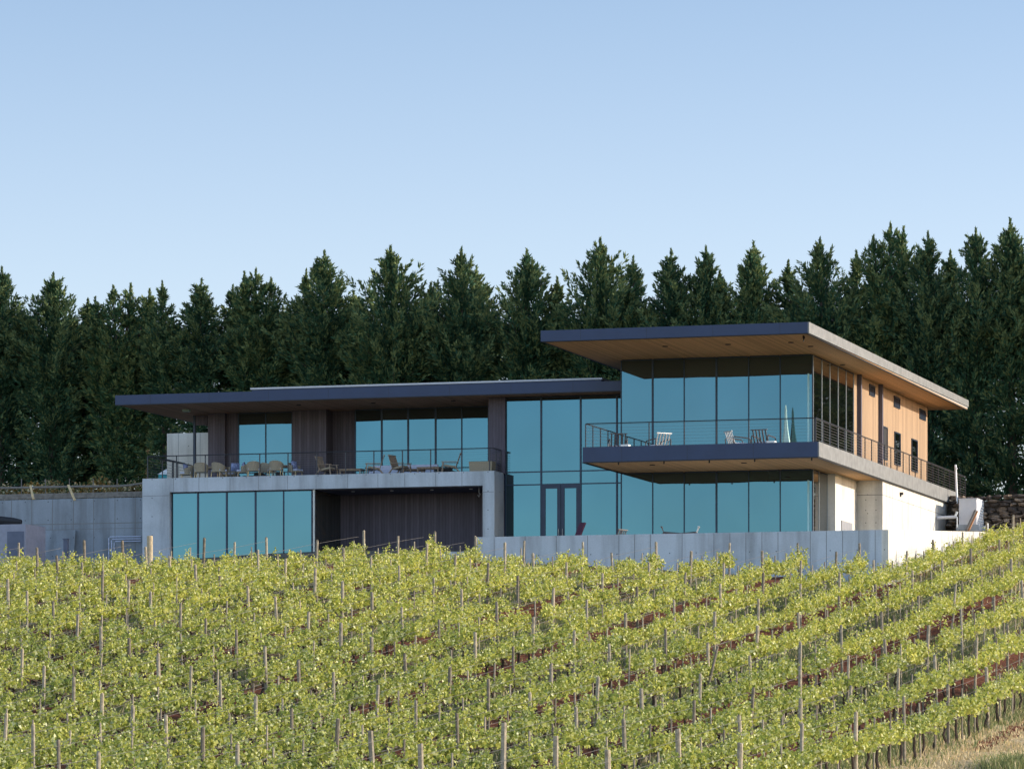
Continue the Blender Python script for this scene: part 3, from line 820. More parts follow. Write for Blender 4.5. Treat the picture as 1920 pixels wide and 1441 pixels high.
def table(w, d, h, mat, name='patio_table', round_=False):
    o = tag(empty(name), 'x', 'table')
    if round_: MB().tube([(0, 0, h-.04), (0, 0, h)], w/2, M[mat], 20).build('tabletop', o)
    else:
        b = MB()
        n = max(3, int(w/.12))
        for i in range(n): b.box(-w/2+i*w/n+.005, -w/2+(i+1)*w/n-.005, -d/2, d/2, h-.035, h, M[mat])
        b.box(-w/2+.02, w/2-.02, -d/2+.05, d/2-.05, h-.09, h-.037, M[mat]); b.build('tabletop', o)
    k = .7 if round_ else 1
    for sx, sy in ((-1, -1), (1, -1), (1, 1), (-1, 1)):
        MB().box(sx*w*.44*k-.025, sx*w*.44*k+.025, sy*d*.42*k-.025, sy*d*.42*k+.025, 0, h-.036, M[mat]).build('leg', o)
    return o
used = set()
def place(proto, x, q, z, rz, label, group=None):
    o = proto if proto.name not in used else copy_tree(proto)
    used.add(proto.name)
    p = solve_p(x, q)
    o.location = H(p, q, z); o.rotation_euler = (0, 0, -TH+rz); o['label'] = label
    if group: o['group'] = group
    return o
PF = PT-.01
tub = tub_chair()
gtub = 'woven tub chairs around the patio tables'
for x, q, rz, lb in (
    (350, 6.6, -1.3, 'leftmost woven tub chair on the patio, seen from the side'),
    (377, 5.2, pi+.2, 'woven tub chair with its back to the rail below the thin column'),
    (410, 5.3, pi-.35, 'woven tub chair in front of the left wood panel, back to the rail'),
    (430, 7.6, .1, 'woven tub chair on the far side of the table, against the left wood panel'),
    (455, 6.0, -1.2, 'woven tub chair between the table and the two-pane window, side on'),
    (476, 5.2, pi+.3, 'woven tub chair under the left pane of the two-pane window, back to the rail'),
    (502, 6.2, pi-.5, 'half hidden woven tub chair just left of the window mullion'),
    (518, 5.1, pi+.1, 'woven tub chair under the right pane of the two-pane window, back to the rail'),
    (553, 6.3, 1.3, 'rightmost woven tub chair, with a pillow, before the wide wood panel')):
    place(tub, x, q+3.2, PF, rz, lb, gtub)
tb = table(1.3, .95, .72, 'teak', 'dining_table')
place(tb, 400, 9.90, PF, 0, 'dining table among the tub chairs before the left wood panel', 'dining tables on the patio')
place(tb, 530, 10.10, PF, .1, 'dining table among the tub chairs right of the two-pane window', 'dining tables on the patio')
def pillow():
    b = MB(); n = 6; vs = []; fs = []
    for j, sgn in ((0, 1), (1, -1)):
        for i in range(n+1):
            for k in range(n+1):
                u, w = i/n-.5, k/n-.5
                th = .09*(1-(2*abs(u))**3)*(1-(2*abs(w))**3)
                vs.append((u*.44, sgn*th, w*.40+.2))
    m = (n+1)**2
    for j in range(2):
        for i in range(n):
            for k in range(n):
                a = j*m+i*(n+1)+k; f = (a, a+1, a+n+2, a+n+1); fs.append(f if j else f[::-1])
    b.poly(vs, fs, M['pillow']); o = b.build('pillow', None, True); return tag(o, 'x', 'pillow')
pl = pillow(); firstp = True
for x, q, zz, rz, lb in ((350, 6.5, .49, 1.4, 'blue and white pillow on the leftmost tub chair'),
                         (441, 6.6, .49, .3, 'blue and white pillow standing upright left of the two-pane window'),
                         (455, 6.0, .49, -1.2, 'blue and white pillow on the tub chair beside the window edge'),
                         (553, 6.2, .49, 1.2, 'blue and white pillow on the rightmost tub chair')):
    o = pl if firstp else pl.copy()
    if not firstp: COL.objects.link(o)
    firstp = False
    o.location = H(solve_p(x, q+3.2), q+3.2, PF+zz); o.rotation_euler = (R(-12), 0, -TH+rz); o['label'] = lb; o['group'] = 'pillows on the patio chairs'
wl = wood_lounger(); gw = 'slatted wooden lounge chairs on the patio'
for x, q, rz, lb in ((613, 5.6, 1.35, 'slatted wooden lounge chair before the dark wood recess, facing right'),
                     (702, 5.6, -1.25, 'slatted wooden lounge chair at the left end of the wide window, facing left'),
                     (750, 5.7, 1.3, 'slatted wooden lounge chair under the middle of the wide window, facing right'),
                     (845, 5.6, -1.3, 'slatted wooden lounge chair nearest the planter, facing left')):
    place(wl, x, q+3.2, PF, rz, lb, gw)
ct = table(1.15, .7, .40, 'teak', 'coffee_table')
place(ct, 660, 9.20, PF, 0, 'low teak table before the dark wood recess', 'low teak tables on the patio')
place(ct, 806, 9.20, PF, 0, 'low teak table between the two right-hand lounge chairs', 'low teak tables on the patio')
place(ct, 775, 10.00, PF, .2, 'low teak table beside the middle lounge chair', 'low teak tables on the patio')
# outdoor sofas with pale cushions
def sofa():
    o = tag(empty('outdoor_sofa'), 'x', 'sofa')
    MB().box(-.85, .85, -.38, .38, .12, .26, M['chair_metal']).build('base', o)
    MB().box(-.8, .8, -.38, .25, .262, .42, M['cushion']).build('seat', o)
    MB().box(-.8, .8, .252, .40, .27, .74, M['cushion']).build('backrest', o)
    for s_ in (-1, 1): MB().box(s_*.81, s_*.87, -.36, .36, .27, .60, M['chair_metal']).build('armrest', o)
    return o
sf = sofa()
place(sf, 725, 11.40, PF, 0, 'pale blue outdoor sofa against the wide window beside the left lounge chair', 'pale outdoor sofas by the wide window')
place(sf, 788, 11.40, PF, 0, 'pale blue outdoor sofa against the wide window behind the low tables', 'pale outdoor sofas by the wide window')
# planter
b = MB(); w = .58
b.poly([(-w+.04, -.3, 0), (w-.04, -.3, 0), (w-.04, .3, 0), (-w+.04, .3, 0), (-w, -.34, .52), (w, -.34, .52), (w, .34, .52), (-w, .34, .52)],
       [(3, 2, 1, 0), (0, 1, 5, 4), (1, 2, 6, 5), (2, 3, 7, 6), (3, 0, 4, 7), (4, 5, 6, 7)], M['wicker'])
b.box(-w+.03, w-.03, -.31, .31, .521, .53, M['bark'])
o = b.build('planter'); o.location = H(solve_p(904.5, 8.2), 8.2, PF); o.rotation_euler = (0, 0, -TH); tag(o, 'square beige planter box at the right end of the patio', 'planter')

# balcony chairs
DF = 15.085
lc = loop_chair('chair_metal', 'chair_metal'); ls = loop_chair('chair_metal', 'chair_steel'); gl = 'armchairs on the upper balcony'
def place2(pr, x, q, z, rz, lb, grp):
    o = place(pr, x, q, z, rz, lb, grp); o.scale = (1.12, 1.12, 1.12); return o
place2(lc, 1158, 2.6, DF, pi+.35, 'dark armchair at the left end of the upper balcony', gl)
place2(ls, 1234, 2.8, DF, -pi/2-.75, 'steel slatted armchair turned left on the upper balcony', gl)
place2(ls, 1384, 2.8, DF, pi/2+.7, 'steel slatted armchair turned right in mid upper balcony', gl)
place2(lc, 1432, 2.4, DF, pi-.2, 'dark armchair right of the middle of the upper balcony', gl)
t1_ = table(1.0, .7, .42, 'offwhite', 'low_table')
place(t1_, 1300, 3.2, DF, 0, 'long low white table in the middle of the upper balcony', 'low tables on the upper balcony')
t2_ = table(1.1, .8, .50, 'chair_metal', 'low_table')
place(t2_, 1487, 3.0, DF, 0, 'dark low table at the right end of the upper balcony', 'low tables on the upper balcony')
for x, lb in ((1173, 'small white cube stool beside the left dark armchair'), (1446.5, 'small white cube stool beside the right dark armchair')):
    b = MB(); b.box(-.18, .18, -.18, .18, .04, .46, M['white']).box(-.19, .19, -.19, .19, .46, .5, M['white'])
    for sx in (-1, 1):
        for sy in (-1, 1): b.box(sx*.15-.02, sx*.15+.02, sy*.15-.02, sy*.15+.02, 0, .04, M['grey'])
    o = b.build('stool'); o.location = H(solve_p(x, 1.4), 1.4, DF); o.rotation_euler = (0, 0, -TH); tag(o, lb, 'stool', 'white cube stools on the upper balcony')
# closed parasol
um = tag(hempty('parasol', solve_p(1473, 6.15), 6.15, DF), 'closed pale parasol standing at the right of the upper balcony', 'parasol')
MB().tube([(0, 0, 0), (0, 0, 2.55)], .03, M['umbrella'], 8).build('pole', um)
b = MB(); n = 10; vs = []
hs = [(.62, .24), (.9, .21), (1.4, .12), (1.9, .07), (2.35, .055), (2.5, .03)]
for h_, r in hs:
    for k in range(n):
        a = 2*pi*k/n; rr = .82*r*(1.12 if k % 2 else .85); vs.append((rr*cos(a)+.05*(2.5-h_)*.4, rr*sin(a), h_))
fs = [(i*n+k, i*n+(k+1) % n, (i+1)*n+(k+1) % n, (i+1)*n+k) for i in range(len(hs)-1) for k in range(n)] + [tuple(range(n-1, -1, -1)), tuple(range((len(hs)-1)*n, len(hs)*n))]
b.poly(vs, fs, M['umbrella']); b.build('canopy', um)
MB().box(-.25, .25, -.25, .25, 0, .07, M['grey']).build('base', um)

# lower terrace furniture
TF = 10.71
o = tag(hempty('folding_chair', solve_p(1088, .8), .8, TF, .75), 'burgundy sling chair leaning up behind the terrace wall', 'chair')
b = MB(); b.bar((-.22, 0, .50), (.14, 0, 1.32), .5, .09, M['burgundy'], (1, 0, 0)); b.build('backrest', o)
MB().box(-.75, -.28, -.25, .25, .42, .47, M['burgundy']).build('seat', o)
for sx, sy in ((-.7, -.22), (-.7, .22), (-.25, -.22), (-.25, .22)): MB().tube([(sx, sy, 0), (sx, sy, .42)], .018, M['chair_metal'], 6).build('leg', o)
place2(lc, 1150, 2.6, TF, -pi/2-.3, 'dark armchair behind the terrace wall near the entrance doors', 'armchairs on the lower terrace')
place2(lc, 1262, 1.2, TF, pi/2+.2, 'dark armchair facing right behind the middle of the terrace wall', 'armchairs on the lower terrace')
place2(ls, 1289, 1.4, TF, -pi/2+.2, 'steel slatted armchair behind the middle of the terrace wall', 'armchairs on the lower terrace')
o = copy_tree(t2_); o.location = H(solve_p(1190, 1.6), 1.6, TF+.14); o['label'] = 'dark low table behind the terrace wall, by the left glass pane'; o['group'] = 'low tables on the lower terrace'

# ------------------------------------------------------------------ ground sheet
def axis(lo, hi, fine):
    a = []; x = lo
    while x < hi:
        a.append(x); d = .5
        for f0, f1, st in fine:
            if f0 <= x < f1: d = st; break
        else:
            d = max(2.0, min(60, .15*min(abs(x-fine[0][0]), abs(x-fine[-1][1]))))
        x += d
    a.append(hi); return np.array(a)
PA = axis(-900, 900, [(-46, 30, .46)]); QA = axis(-420, 1600, [(-92, 40, .6)])
PP, QQ = np.meshgrid(PA, QA, indexing='ij')
ZZ = ground_z(PP, QQ)
# clods and hollows of worked soil
rows_in = (PP > -40) & (PP < 24) & (QQ < 0) & (QQ > -95)
tt = (ROW0-PP)/ROWD; alley = np.abs(tt-np.floor(tt)-.5)
tilled = (np.floor(tt) % 2 == 1)
ZZ = ZZ + rows_in*(rng.normal(0, 1, PP.shape)*np.where(tilled, .035, .015))
nv = PP.size; I, J = PP.shape
V = np.stack([PP, QQ, ZZ], -1).reshape(-1, 3)
ii, jj = np.meshgrid(np.arange(I-1), np.arange(J-1), indexing='ij')
F = np.stack([ii*J+jj, (ii+1)*J+jj, (ii+1)*J+jj+1, ii*J+jj+1], -1).reshape(-1, 4)
me = bpy.data.meshes.new('ground'); me.from_pydata(V.tolist(), [], F.tolist()); me.update()
me.polygons.foreach_set('use_smooth', [True]*len(F))
go = link('ground', me); go.location = H(0, 0, 0); go.rotation_euler = (0, 0, -TH); tag(go, 'sloping vineyard hillside of red soil and grass', kind='structure')
m, nt, bs = new_mat('vineyard_ground')
tc = N(nt, 'ShaderNodeTexCoord'); sp = N(nt, 'ShaderNodeSeparateXYZ'); lk(nt, tc.outputs['Object'], sp.inputs[0])
pN, qN = sp.outputs[0], sp.outputs[1]
v = coords(nt); n1 = noise(nt, v, .6, 5, .65); n2 = noise(nt, v, 5, 4, .7); n3 = noise(nt, v, .12, 3)
pw_ = mth(nt, 'ADD', pN, mth(nt, 'MULTIPLY', mth(nt, 'SUBTRACT', n1, .5), .7))
t = mth(nt, 'DIVIDE', mth(nt, 'SUBTRACT', ROW0, pw_), ROWD)
odd = mth(nt, 'GREATER_THAN', mth(nt, 'MODULO', mth(nt, 'FLOOR', mth(nt, 'ADD', t, 20)), 2), .5)
fr = mth(nt, 'ABSOLUTE', mth(nt, 'SUBTRACT', mth(nt, 'FRACT', t), .5))
soil = ramp(nt, n2, [(.25, (.075, .028, .016)), (.5, (.165, .060, .032)), (.75, (.235, .095, .055))])
grass = ramp(nt, n2, [(.25, (.075, .078, .030)), (.5, (.125, .130, .050)), (.75, (.21, .185, .085))])
dry = ramp(nt, n2, [(.25, (.34, .23, .12)), (.5, (.50, .37, .20)), (.75, (.62, .50, .30))])
weeds = ramp(nt, n1, [(.4, (.12, .060, .034)), (.6, (.11, .105, .042))])
c = mixc(nt, odd, grass, soil)
c = mixc(nt, mth(nt, 'GREATER_THAN', fr, .36), c, weeds)
bnd = mth(nt, 'MULTIPLY', mth(nt, 'MINIMUM', mth(nt, 'MAXIMUM', mth(nt, 'ADD', qN, 56), 0), 14), .13)
right = mth(nt, 'GREATER_THAN', pw_, 16.05)
red_patch = mth(nt, 'MULTIPLY', mth(nt, 'LESS_THAN', mth(nt, 'ABSOLUTE', mth(nt, 'SUBTRACT', pw_, 17.5)), .38), mth(nt, 'GREATER_THAN', qN, -57.5))
vr = mixc(nt, red_patch, mixc(nt, mth(nt, 'GREATER_THAN', mth(nt, 'SUBTRACT', pw_, bnd), 15.95), grass, dry), soil)
c = mixc(nt, right, c, vr)
yardc = ramp(nt, n1, [(.3, (.12, .10, .075)), (.7, (.24, .20, .15))])
up = mth(nt, 'GREATER_THAN', qN, 3.0)
c = mixc(nt, mth(nt, 'MULTIPLY', up, mth(nt, 'LESS_THAN', pN, 3.4)), c, yardc)
far = mth(nt, 'GREATER_THAN', mth(nt, 'ABSOLUTE', pN), 60)
c = mixc(nt, far, c, grass)
lk(nt, c, bs.inputs['Base Color']); bs.inputs['Roughness'].default_value = .95; bs.inputs['Specular IOR Level'].default_value = .1
bump(nt, bs, n2, .9, .12)
me.materials.append(m)

# ------------------------------------------------------------------ vineyard
def rand_unit(n):
    a = rng.normal(size=(n, 3)); return a/np.linalg.norm(a, axis=1, keepdims=True)
def leaf_quads(c, size, up=.45, asp=.85):
    """kite-shaped leaves round the points c"""
    n = len(c); nrm = rand_unit(n); nrm[:, 2] = np.abs(nrm[:, 2])*.6+up*.5*rng.random(n); nrm /= np.linalg.norm(nrm, axis=1, keepdims=True)
    a = np.cross(nrm, rand_unit(n)); a /= np.linalg.norm(a, axis=1, keepdims=True)+1e-9
    bb = np.cross(nrm, a); s = size[:, None]
    fold = nrm*s*.18
    return np.stack([c-a*s*.5, c+a*s*.05+bb*s*.5*asp+fold, c+a*s*.55, c+a*s*.05-bb*s*.5*asp+fold], 1)
def vine_leaves(seed, n_sh=19, per=32, big=1.0, half=.95):
    global rng
    old = rng; rng = np.random.default_rng(seed)
    pts = []; sz = []
    for i in range(n_sh):
        q0 = rng.uniform(-half, half); p0 = rng.normal(0, .06); L = rng.uniform(.26, .56)
        if rng.random() < .15: L *= 1.6
        lean = rng.normal(0, .22, 2)
        k = int(per*L/.6)
        t = rng.random(k)**.85
        x = p0 + lean[0]*t*L + rng.normal(0, .10, k)*(1-.5*t); y = q0 + lean[1]*t*L + rng.normal(0, .11, k)*(1-.5*t)
        z = .82 + t*L + rng.normal(0, .03, k)
        pts.append(np.stack([x, y, z], 1)); sz.append((.138-.062*t)*rng.uniform(.75, 1.2, k)*big)
    k = 26
    pts.append(np.stack([rng.normal(0, .16, k), rng.uniform(-half, half, k), rng.uniform(.76, .95, k)], 1)); sz.append(rng.uniform(.08, .14, k)*big)
    P = np.concatenate(pts); S = np.concatenate(sz)
    V = leaf_quads(P, S)
    mi = rng.choice([0, 1, 2], len(P), p=[.44, .36, .20])
    rng = old
    return V, mi
def vine_trunk_mb(seed):
    rd = random.Random(seed); b = MB()
    pts = [(0, 0, -.1)]; 
    for i in range(1, 5): pts.append((rd.uniform(-.035, .035), rd.uniform(-.05, .05), .76*i/4))
    b.tube(pts, [.055, .048, .042, .042, .038], M['bark'], 6)
    for s in (-1, 1):
        b.tube([pts[-1], (rd.uniform(-.02, .02), s*.25, .80), (rd.uniform(-.03, .03), s*.6, .78+rd.uniform(-.03, .03)), (0, s*.88, .77)], [.036, .030, .026, .018], M['bark'], 5)
    for i in range(5):
        y = rd.uniform(-.8, .8); b.tube([(0, y, .79), (rd.uniform(-.08, .08), y+rd.uniform(-.1, .1), 1.15)], [.009, .005], M['bark'], 4)
    return b
NV = 12
LM = [M['leafA'], M['leafB'], M['leafC']]
leaf_data = [vine_leaves(100+i) for i in range(NV)]
leaf_me = [quads_mesh('foliage', V_, LM, mi_) for V_, mi_ in leaf_data]
tmp = [vine_trunk_mb(i).build('trunk') for i in range(4)]
trunk_me = [o.data for o in tmp]
for o in tmp: bpy.data.objects.remove(o)

def bound_y(x):                        # where the top of the vines meets the house in the photograph
    return float(np.interp(x, [-200, 0, 240, 330, 560, 640, 700, 860, 940, 1010, 1300, 1640], [1042, 1042, 1040, 1037, 1034, 1026, 1023, 1023, 1036, 1043, 1043, 1043]))
vines = []; posts = []; stakes = []; wires = []
PHASE = {1: .8, 0: 4.3}
for k in range(0, 23):
    p = ROW0-ROWD*k
    qs_ = []
    for q in np.arange(-120, 31, .425):
        z = gz(p, q); x, y = px(p, q, z+1.28)
        _, yb = px(p, q, z)
        if k >= 6 and q > -4: break
        if k >= 6 and y < bound_y(x): break
        if k < 6 and q > (29 if k < 5 else 27): break
        if x < -70 or x > 1990 or y > 1465: continue
        qs_.append(q)
    if len(qs_) < 4: continue
    qa, qb = qs_[0], qs_[-1]
    wires.append((k, p, qa, qb))
    ph = PHASE[k % 2]
    i0 = math.ceil((qa-ph)/6.8); 
    for i in range(i0, 60):
        q = ph+6.8*i
        if q > qb+.3: break
        posts.append((k, p, q+random.uniform(-.15, .15)))
        for dq_ in (2.27, 4.53):
            if q+dq_ < qb and random.random() > .09: stakes.append((k, p, q+dq_+random.uniform(-.2, .2)))
    if qb-posts[-1][2] > 2.2: posts.append((k, p, qb+.2))
    for q in np.arange(math.ceil((qa-.4)/1.7)*1.7+.5, qb, 1.7):
        if random.random() < .025: continue
        vines.append((k, p+random.uniform(-.05, .05), q+random.uniform(-.12, .12)))
def vdist(e): return OY - S_*e[1] + C_*e[2]
def inview(e):
    x, y = px(e[1], e[2], gz(e[1], e[2])+1.2); return -25 < x < 1945 and y < 1450
vines.sort(key=vdist)
seen = [e for e in vines if inview(e)]
near = set(id(e) for e in seen[:300]); 
gv = 'grapevines along the trellis rows'
rest = []
for n_, e in enumerate(vines):
    k, p, q = e
    z = gz(p, q)
    rz = -TH + (pi if random.random() < .5 else 0) + random.uniform(-.05, .05); sc = random.uniform(.9, 1.12)
    if id(e) in near:
        o = empty('grapevine', H(p, q, z-.02), rz); o.scale = (sc, 1, sc)
        tag(o, 'green leafy grapevine with dark trunk trained on wires in a vineyard row', 'grapevine', gv)
        link('foliage', leaf_me[n_ % NV], o); link('trunk', trunk_me[n_ % 4], o)
    else: rest.append((p, q, z, rz, sc))
VV = []; MI = []
for i, (p, q, z, rz, sc) in enumerate(rest):
    V_, mi_ = leaf_data[(i*5) % NV]
    X, Y, Z = H(p, q, z); c, s = cos(rz), sin(rz)
    A = V_*np.array([sc, 1, sc*random.uniform(.94, 1.08)]); B_ = np.empty_like(A)
    B_[..., 0] = c*A[..., 0]-s*A[..., 1]+X; B_[..., 1] = s*A[..., 0]+c*A[..., 1]+Y; B_[..., 2] = A[..., 2]+Z-.02
    VV.append(B_); MI.append(mi_)
fo = link('distant_grapevines', quads_mesh('distant_grapevines', np.concatenate(VV), LM, np.concatenate(MI)))
tag(fo, 'mass of green grapevines in the upper rows below the house', 'grapevines', kind='stuff')
# posts
def post_mesh(r, h, seed):
    rd = random.Random(seed); b = MB()
    b.tube([(0, 0, -.4), (rd.uniform(-.01, .01), 0, h*.5), (0, rd.uniform(-.015, .015), h-.02), (0, 0, h)], [r*1.02, r, r*.97, r*.85], M['post'], 8)
    o = b.build('t'); m_ = o.data; bpy.data.objects.remove(o); m_.name = 'vineyard_post'; return m_
pm = [post_mesh(.046+.006*(i % 3), 1.88+.06*(i % 2), i) for i in range(6)]
pthick = post_mesh(.072, 2.0, 9)
sm = post_mesh(.027, 1.60, 12)
for i, (k, p, q) in enumerate(posts):
    x, y = px(p, q, gz(p, q)+1.9)
    if x < -15 or x > 1935 or y > 1441: continue
    thick = y > 1352 and 700 < x < 1420 and k % 1 == 0
    o = link('vineyard_post', pthick if thick else pm[i % 6]); o.location = H(p, q, gz(p, q)); o.rotation_euler = (random.gauss(0, .028), random.gauss(0, .028), random.uniform(0, 6))
    if thick: tag(o, 'thick weathered wooden end post standing low in the nearest vine rows', 'post', 'thick end posts of the near vine rows')
    else: tag(o, 'slim weathered grey wooden trellis post standing among the green vines', 'post', 'wooden trellis posts in the vineyard')
o = link('vineyard_post', pm[0].copy()); q_ = solve_q(1320, ROW0-ROWD*4)
o.location = H(ROW0-ROWD*4, q_, gz(ROW0-ROWD*4, q_)); o.rotation_euler = (0, .24, 0)
tag(o, 'pale trellis post leaning clearly to the right low in the middle right vines', 'post')
for k, p, q in stakes:
    x, y = px(p, q, gz(p, q)+1.4)
    if x < -10 or x > 1930 or y > 1441: continue
    o = link('vine_stake', sm); o.location = H(p, q, gz(p, q)); o.rotation_euler = (random.gauss(0, .02), random.gauss(0, .02), 0)
    tag(o, 'thin pale stake between two trellis posts in a vine row', 'stake', 'thin stakes between the trellis posts')
# thick stump of an end post before the house
q_ = -14.; p_ = solve_p(281, q_); zt = z_at(1004, p_, q_)
b = MB(); b.tube([(0, 0, gz(p_, q_)-zt-.3), (0, 0, -.03), (0, 0, 0)], [.13, .13, .12], M['endwood'], 10)
o = b.build('end_post'); o.location = H(p_, q_, zt); tag(o, 'stout pale yellow end post in front of the concrete pier', 'post')
# wires: one trellis per row
for k, p, qa, qb in wires:
    o = empty('trellis_wires', H(p, (qa+qb)/2, gz(p, (qa+qb)/2)), 0)
    ordn = ['first', 'second', 'third', 'fourth', 'fifth', 'sixth', 'seventh', 'eighth', 'ninth', 'tenth', 'eleventh', 'twelfth', 'thirteenth', 'fourteenth',
            'fifteenth', 'sixteenth', 'seventeenth', 'eighteenth', 'nineteenth', 'twentieth', 'twenty-first', 'twenty-second', 'twenty-third'][k]
    tag(o, 'steel wires strung along the %s vine row counted from the dry grass track' % ordn, 'trellis wires', 'wires along the vine rows')
    X0, Y0, Z0 = o.location
    for h, r in ((.74, .010), (.98, .006), (1.35, .005), (1.72, .005)):
        b = MB(); pts = []
        for q in np.arange(qa-1, qb+.5, 3.4):
            X, Y, Z = H(p, q, gz(p, q)+h+random.uniform(-.02, .02)); pts.append((X-X0, Y-Y0, Z-Z0))
        if len(pts) > 1: b.tube(pts, r, M['wire'], 4).build('wire', o)

# grass between the rows: nobody could count it
def tufts(P, Q, hmin, hmax, w, mats, probs, lean=.35):
    n = len(P); Z = ground_z(P, Q)
    a = rng.uniform(0, 2*pi, n); h = rng.uniform(hmin, hmax, n); l = rng.normal(0, lean, (n, 2))*h[:, None]
    X = OX+C_*P+S_*Q; Y = OY-S_*P+C_*Q
    dx, dy = np.cos(a)*w*.5, np.sin(a)*w*.5
    V = np.stack([np.stack([X-dx, Y-dy, Z-.02], 1), np.stack([X+dx, Y+dy, Z-.02], 1),
                  np.stack([X+dx*.3+l[:, 0], Y+dy*.3+l[:, 1], Z+h], 1), np.stack([X-dx*.3+l[:, 0], Y-dy*.3+l[:, 1], Z+h*.96], 1)], 1)
    return V, rng.choice(len(mats), n, p=probs)
n = 90000
P = rng.uniform(-34, 17.4, n); Q = rng.uniform(-92, -3, n)
t = (ROW0-P)/ROWD; fl = np.floor(t) % 2; fr_ = np.abs(t-np.floor(t)-.5)
X = OX+C_*P+S_*Q; Y = OY-S_*P+C_*Q; xp = CX+FPX*X/Y
keep = (xp > -20) & (xp < 1940) & (Y > 95) & (((fl == 0) & (rng.random(n) < .9)) | ((fr_ > .36) & (rng.random(n) < .5)) | (t < .3))
V1, m1 = tufts(P[keep], Q[keep], .08, .26, .05, 2*[0], [.72, .28])
n = 26000                                         # taller grass on the verge beside the first row
P = rng.uniform(14.9, 19.5, n); Q = rng.uniform(-88, -20, n); kp = P < 16.1+.13*np.clip(Q+56, 0, 14)+rng.normal(0, .12, n)
V2, m2 = tufts(P[kp], Q[kp], .10, .32, .035, 2*[0], [.82, .18])
n = 42000                                         # short dry track
P = rng.uniform(15.9, 26, n); Q = rng.uniform(-100, -40, n); kp = P > 16.0+.13*np.clip(Q+56, 0, 14)+rng.normal(0, .12, n)
V3, m3 = tufts(P[kp], Q[kp], .03, .13, .04, 2*[0], [.12, .88])
n = 2600
P = 19.8+rng.normal(0, .45, n); Q = -63.2+rng.normal(0, 1.1, n)
V4, m4 = tufts(P, Q, .12, .45, .035, 2*[0], [.9, .1])
n = 9000                                          # right-hand rows above
P = rng.uniform(3.7, 17, n); Q = rng.uniform(-3, 29, n)
V5, m5 = tufts(P, Q, .12, .45, .06, 2*[0], [.75, .25])
n = 30000                                         # weeds and straw litter on the tilled soil
P = rng.uniform(-34, 16, n); Q = rng.uniform(-92, -4, n); t = (ROW0-P)/ROWD
X = OX+C_*P+S_*Q; Y = OY-S_*P+C_*Q; xp = CX+FPX*X/Y
keep = (xp > -20) & (xp < 1940) & (Y > 95) & (np.floor(t) % 2 == 1) & (np.sin(P*5.1+Q*.9)*np.sin(Q*1.7) > .1)
V6, m6 = tufts(P[keep], Q[keep], .03, .13, .06, 2*[0], [.45, .55], .8)
gs = link('grass', quads_mesh('grass', np.concatenate([V1, V2, V3, V4, V5, V6]), [M['grassA'], M['grassB']], np.concatenate([m1, m2, m3, m4, m5, m6])))
tag(gs, 'green and straw coloured grass between the vine rows', kind='stuff')

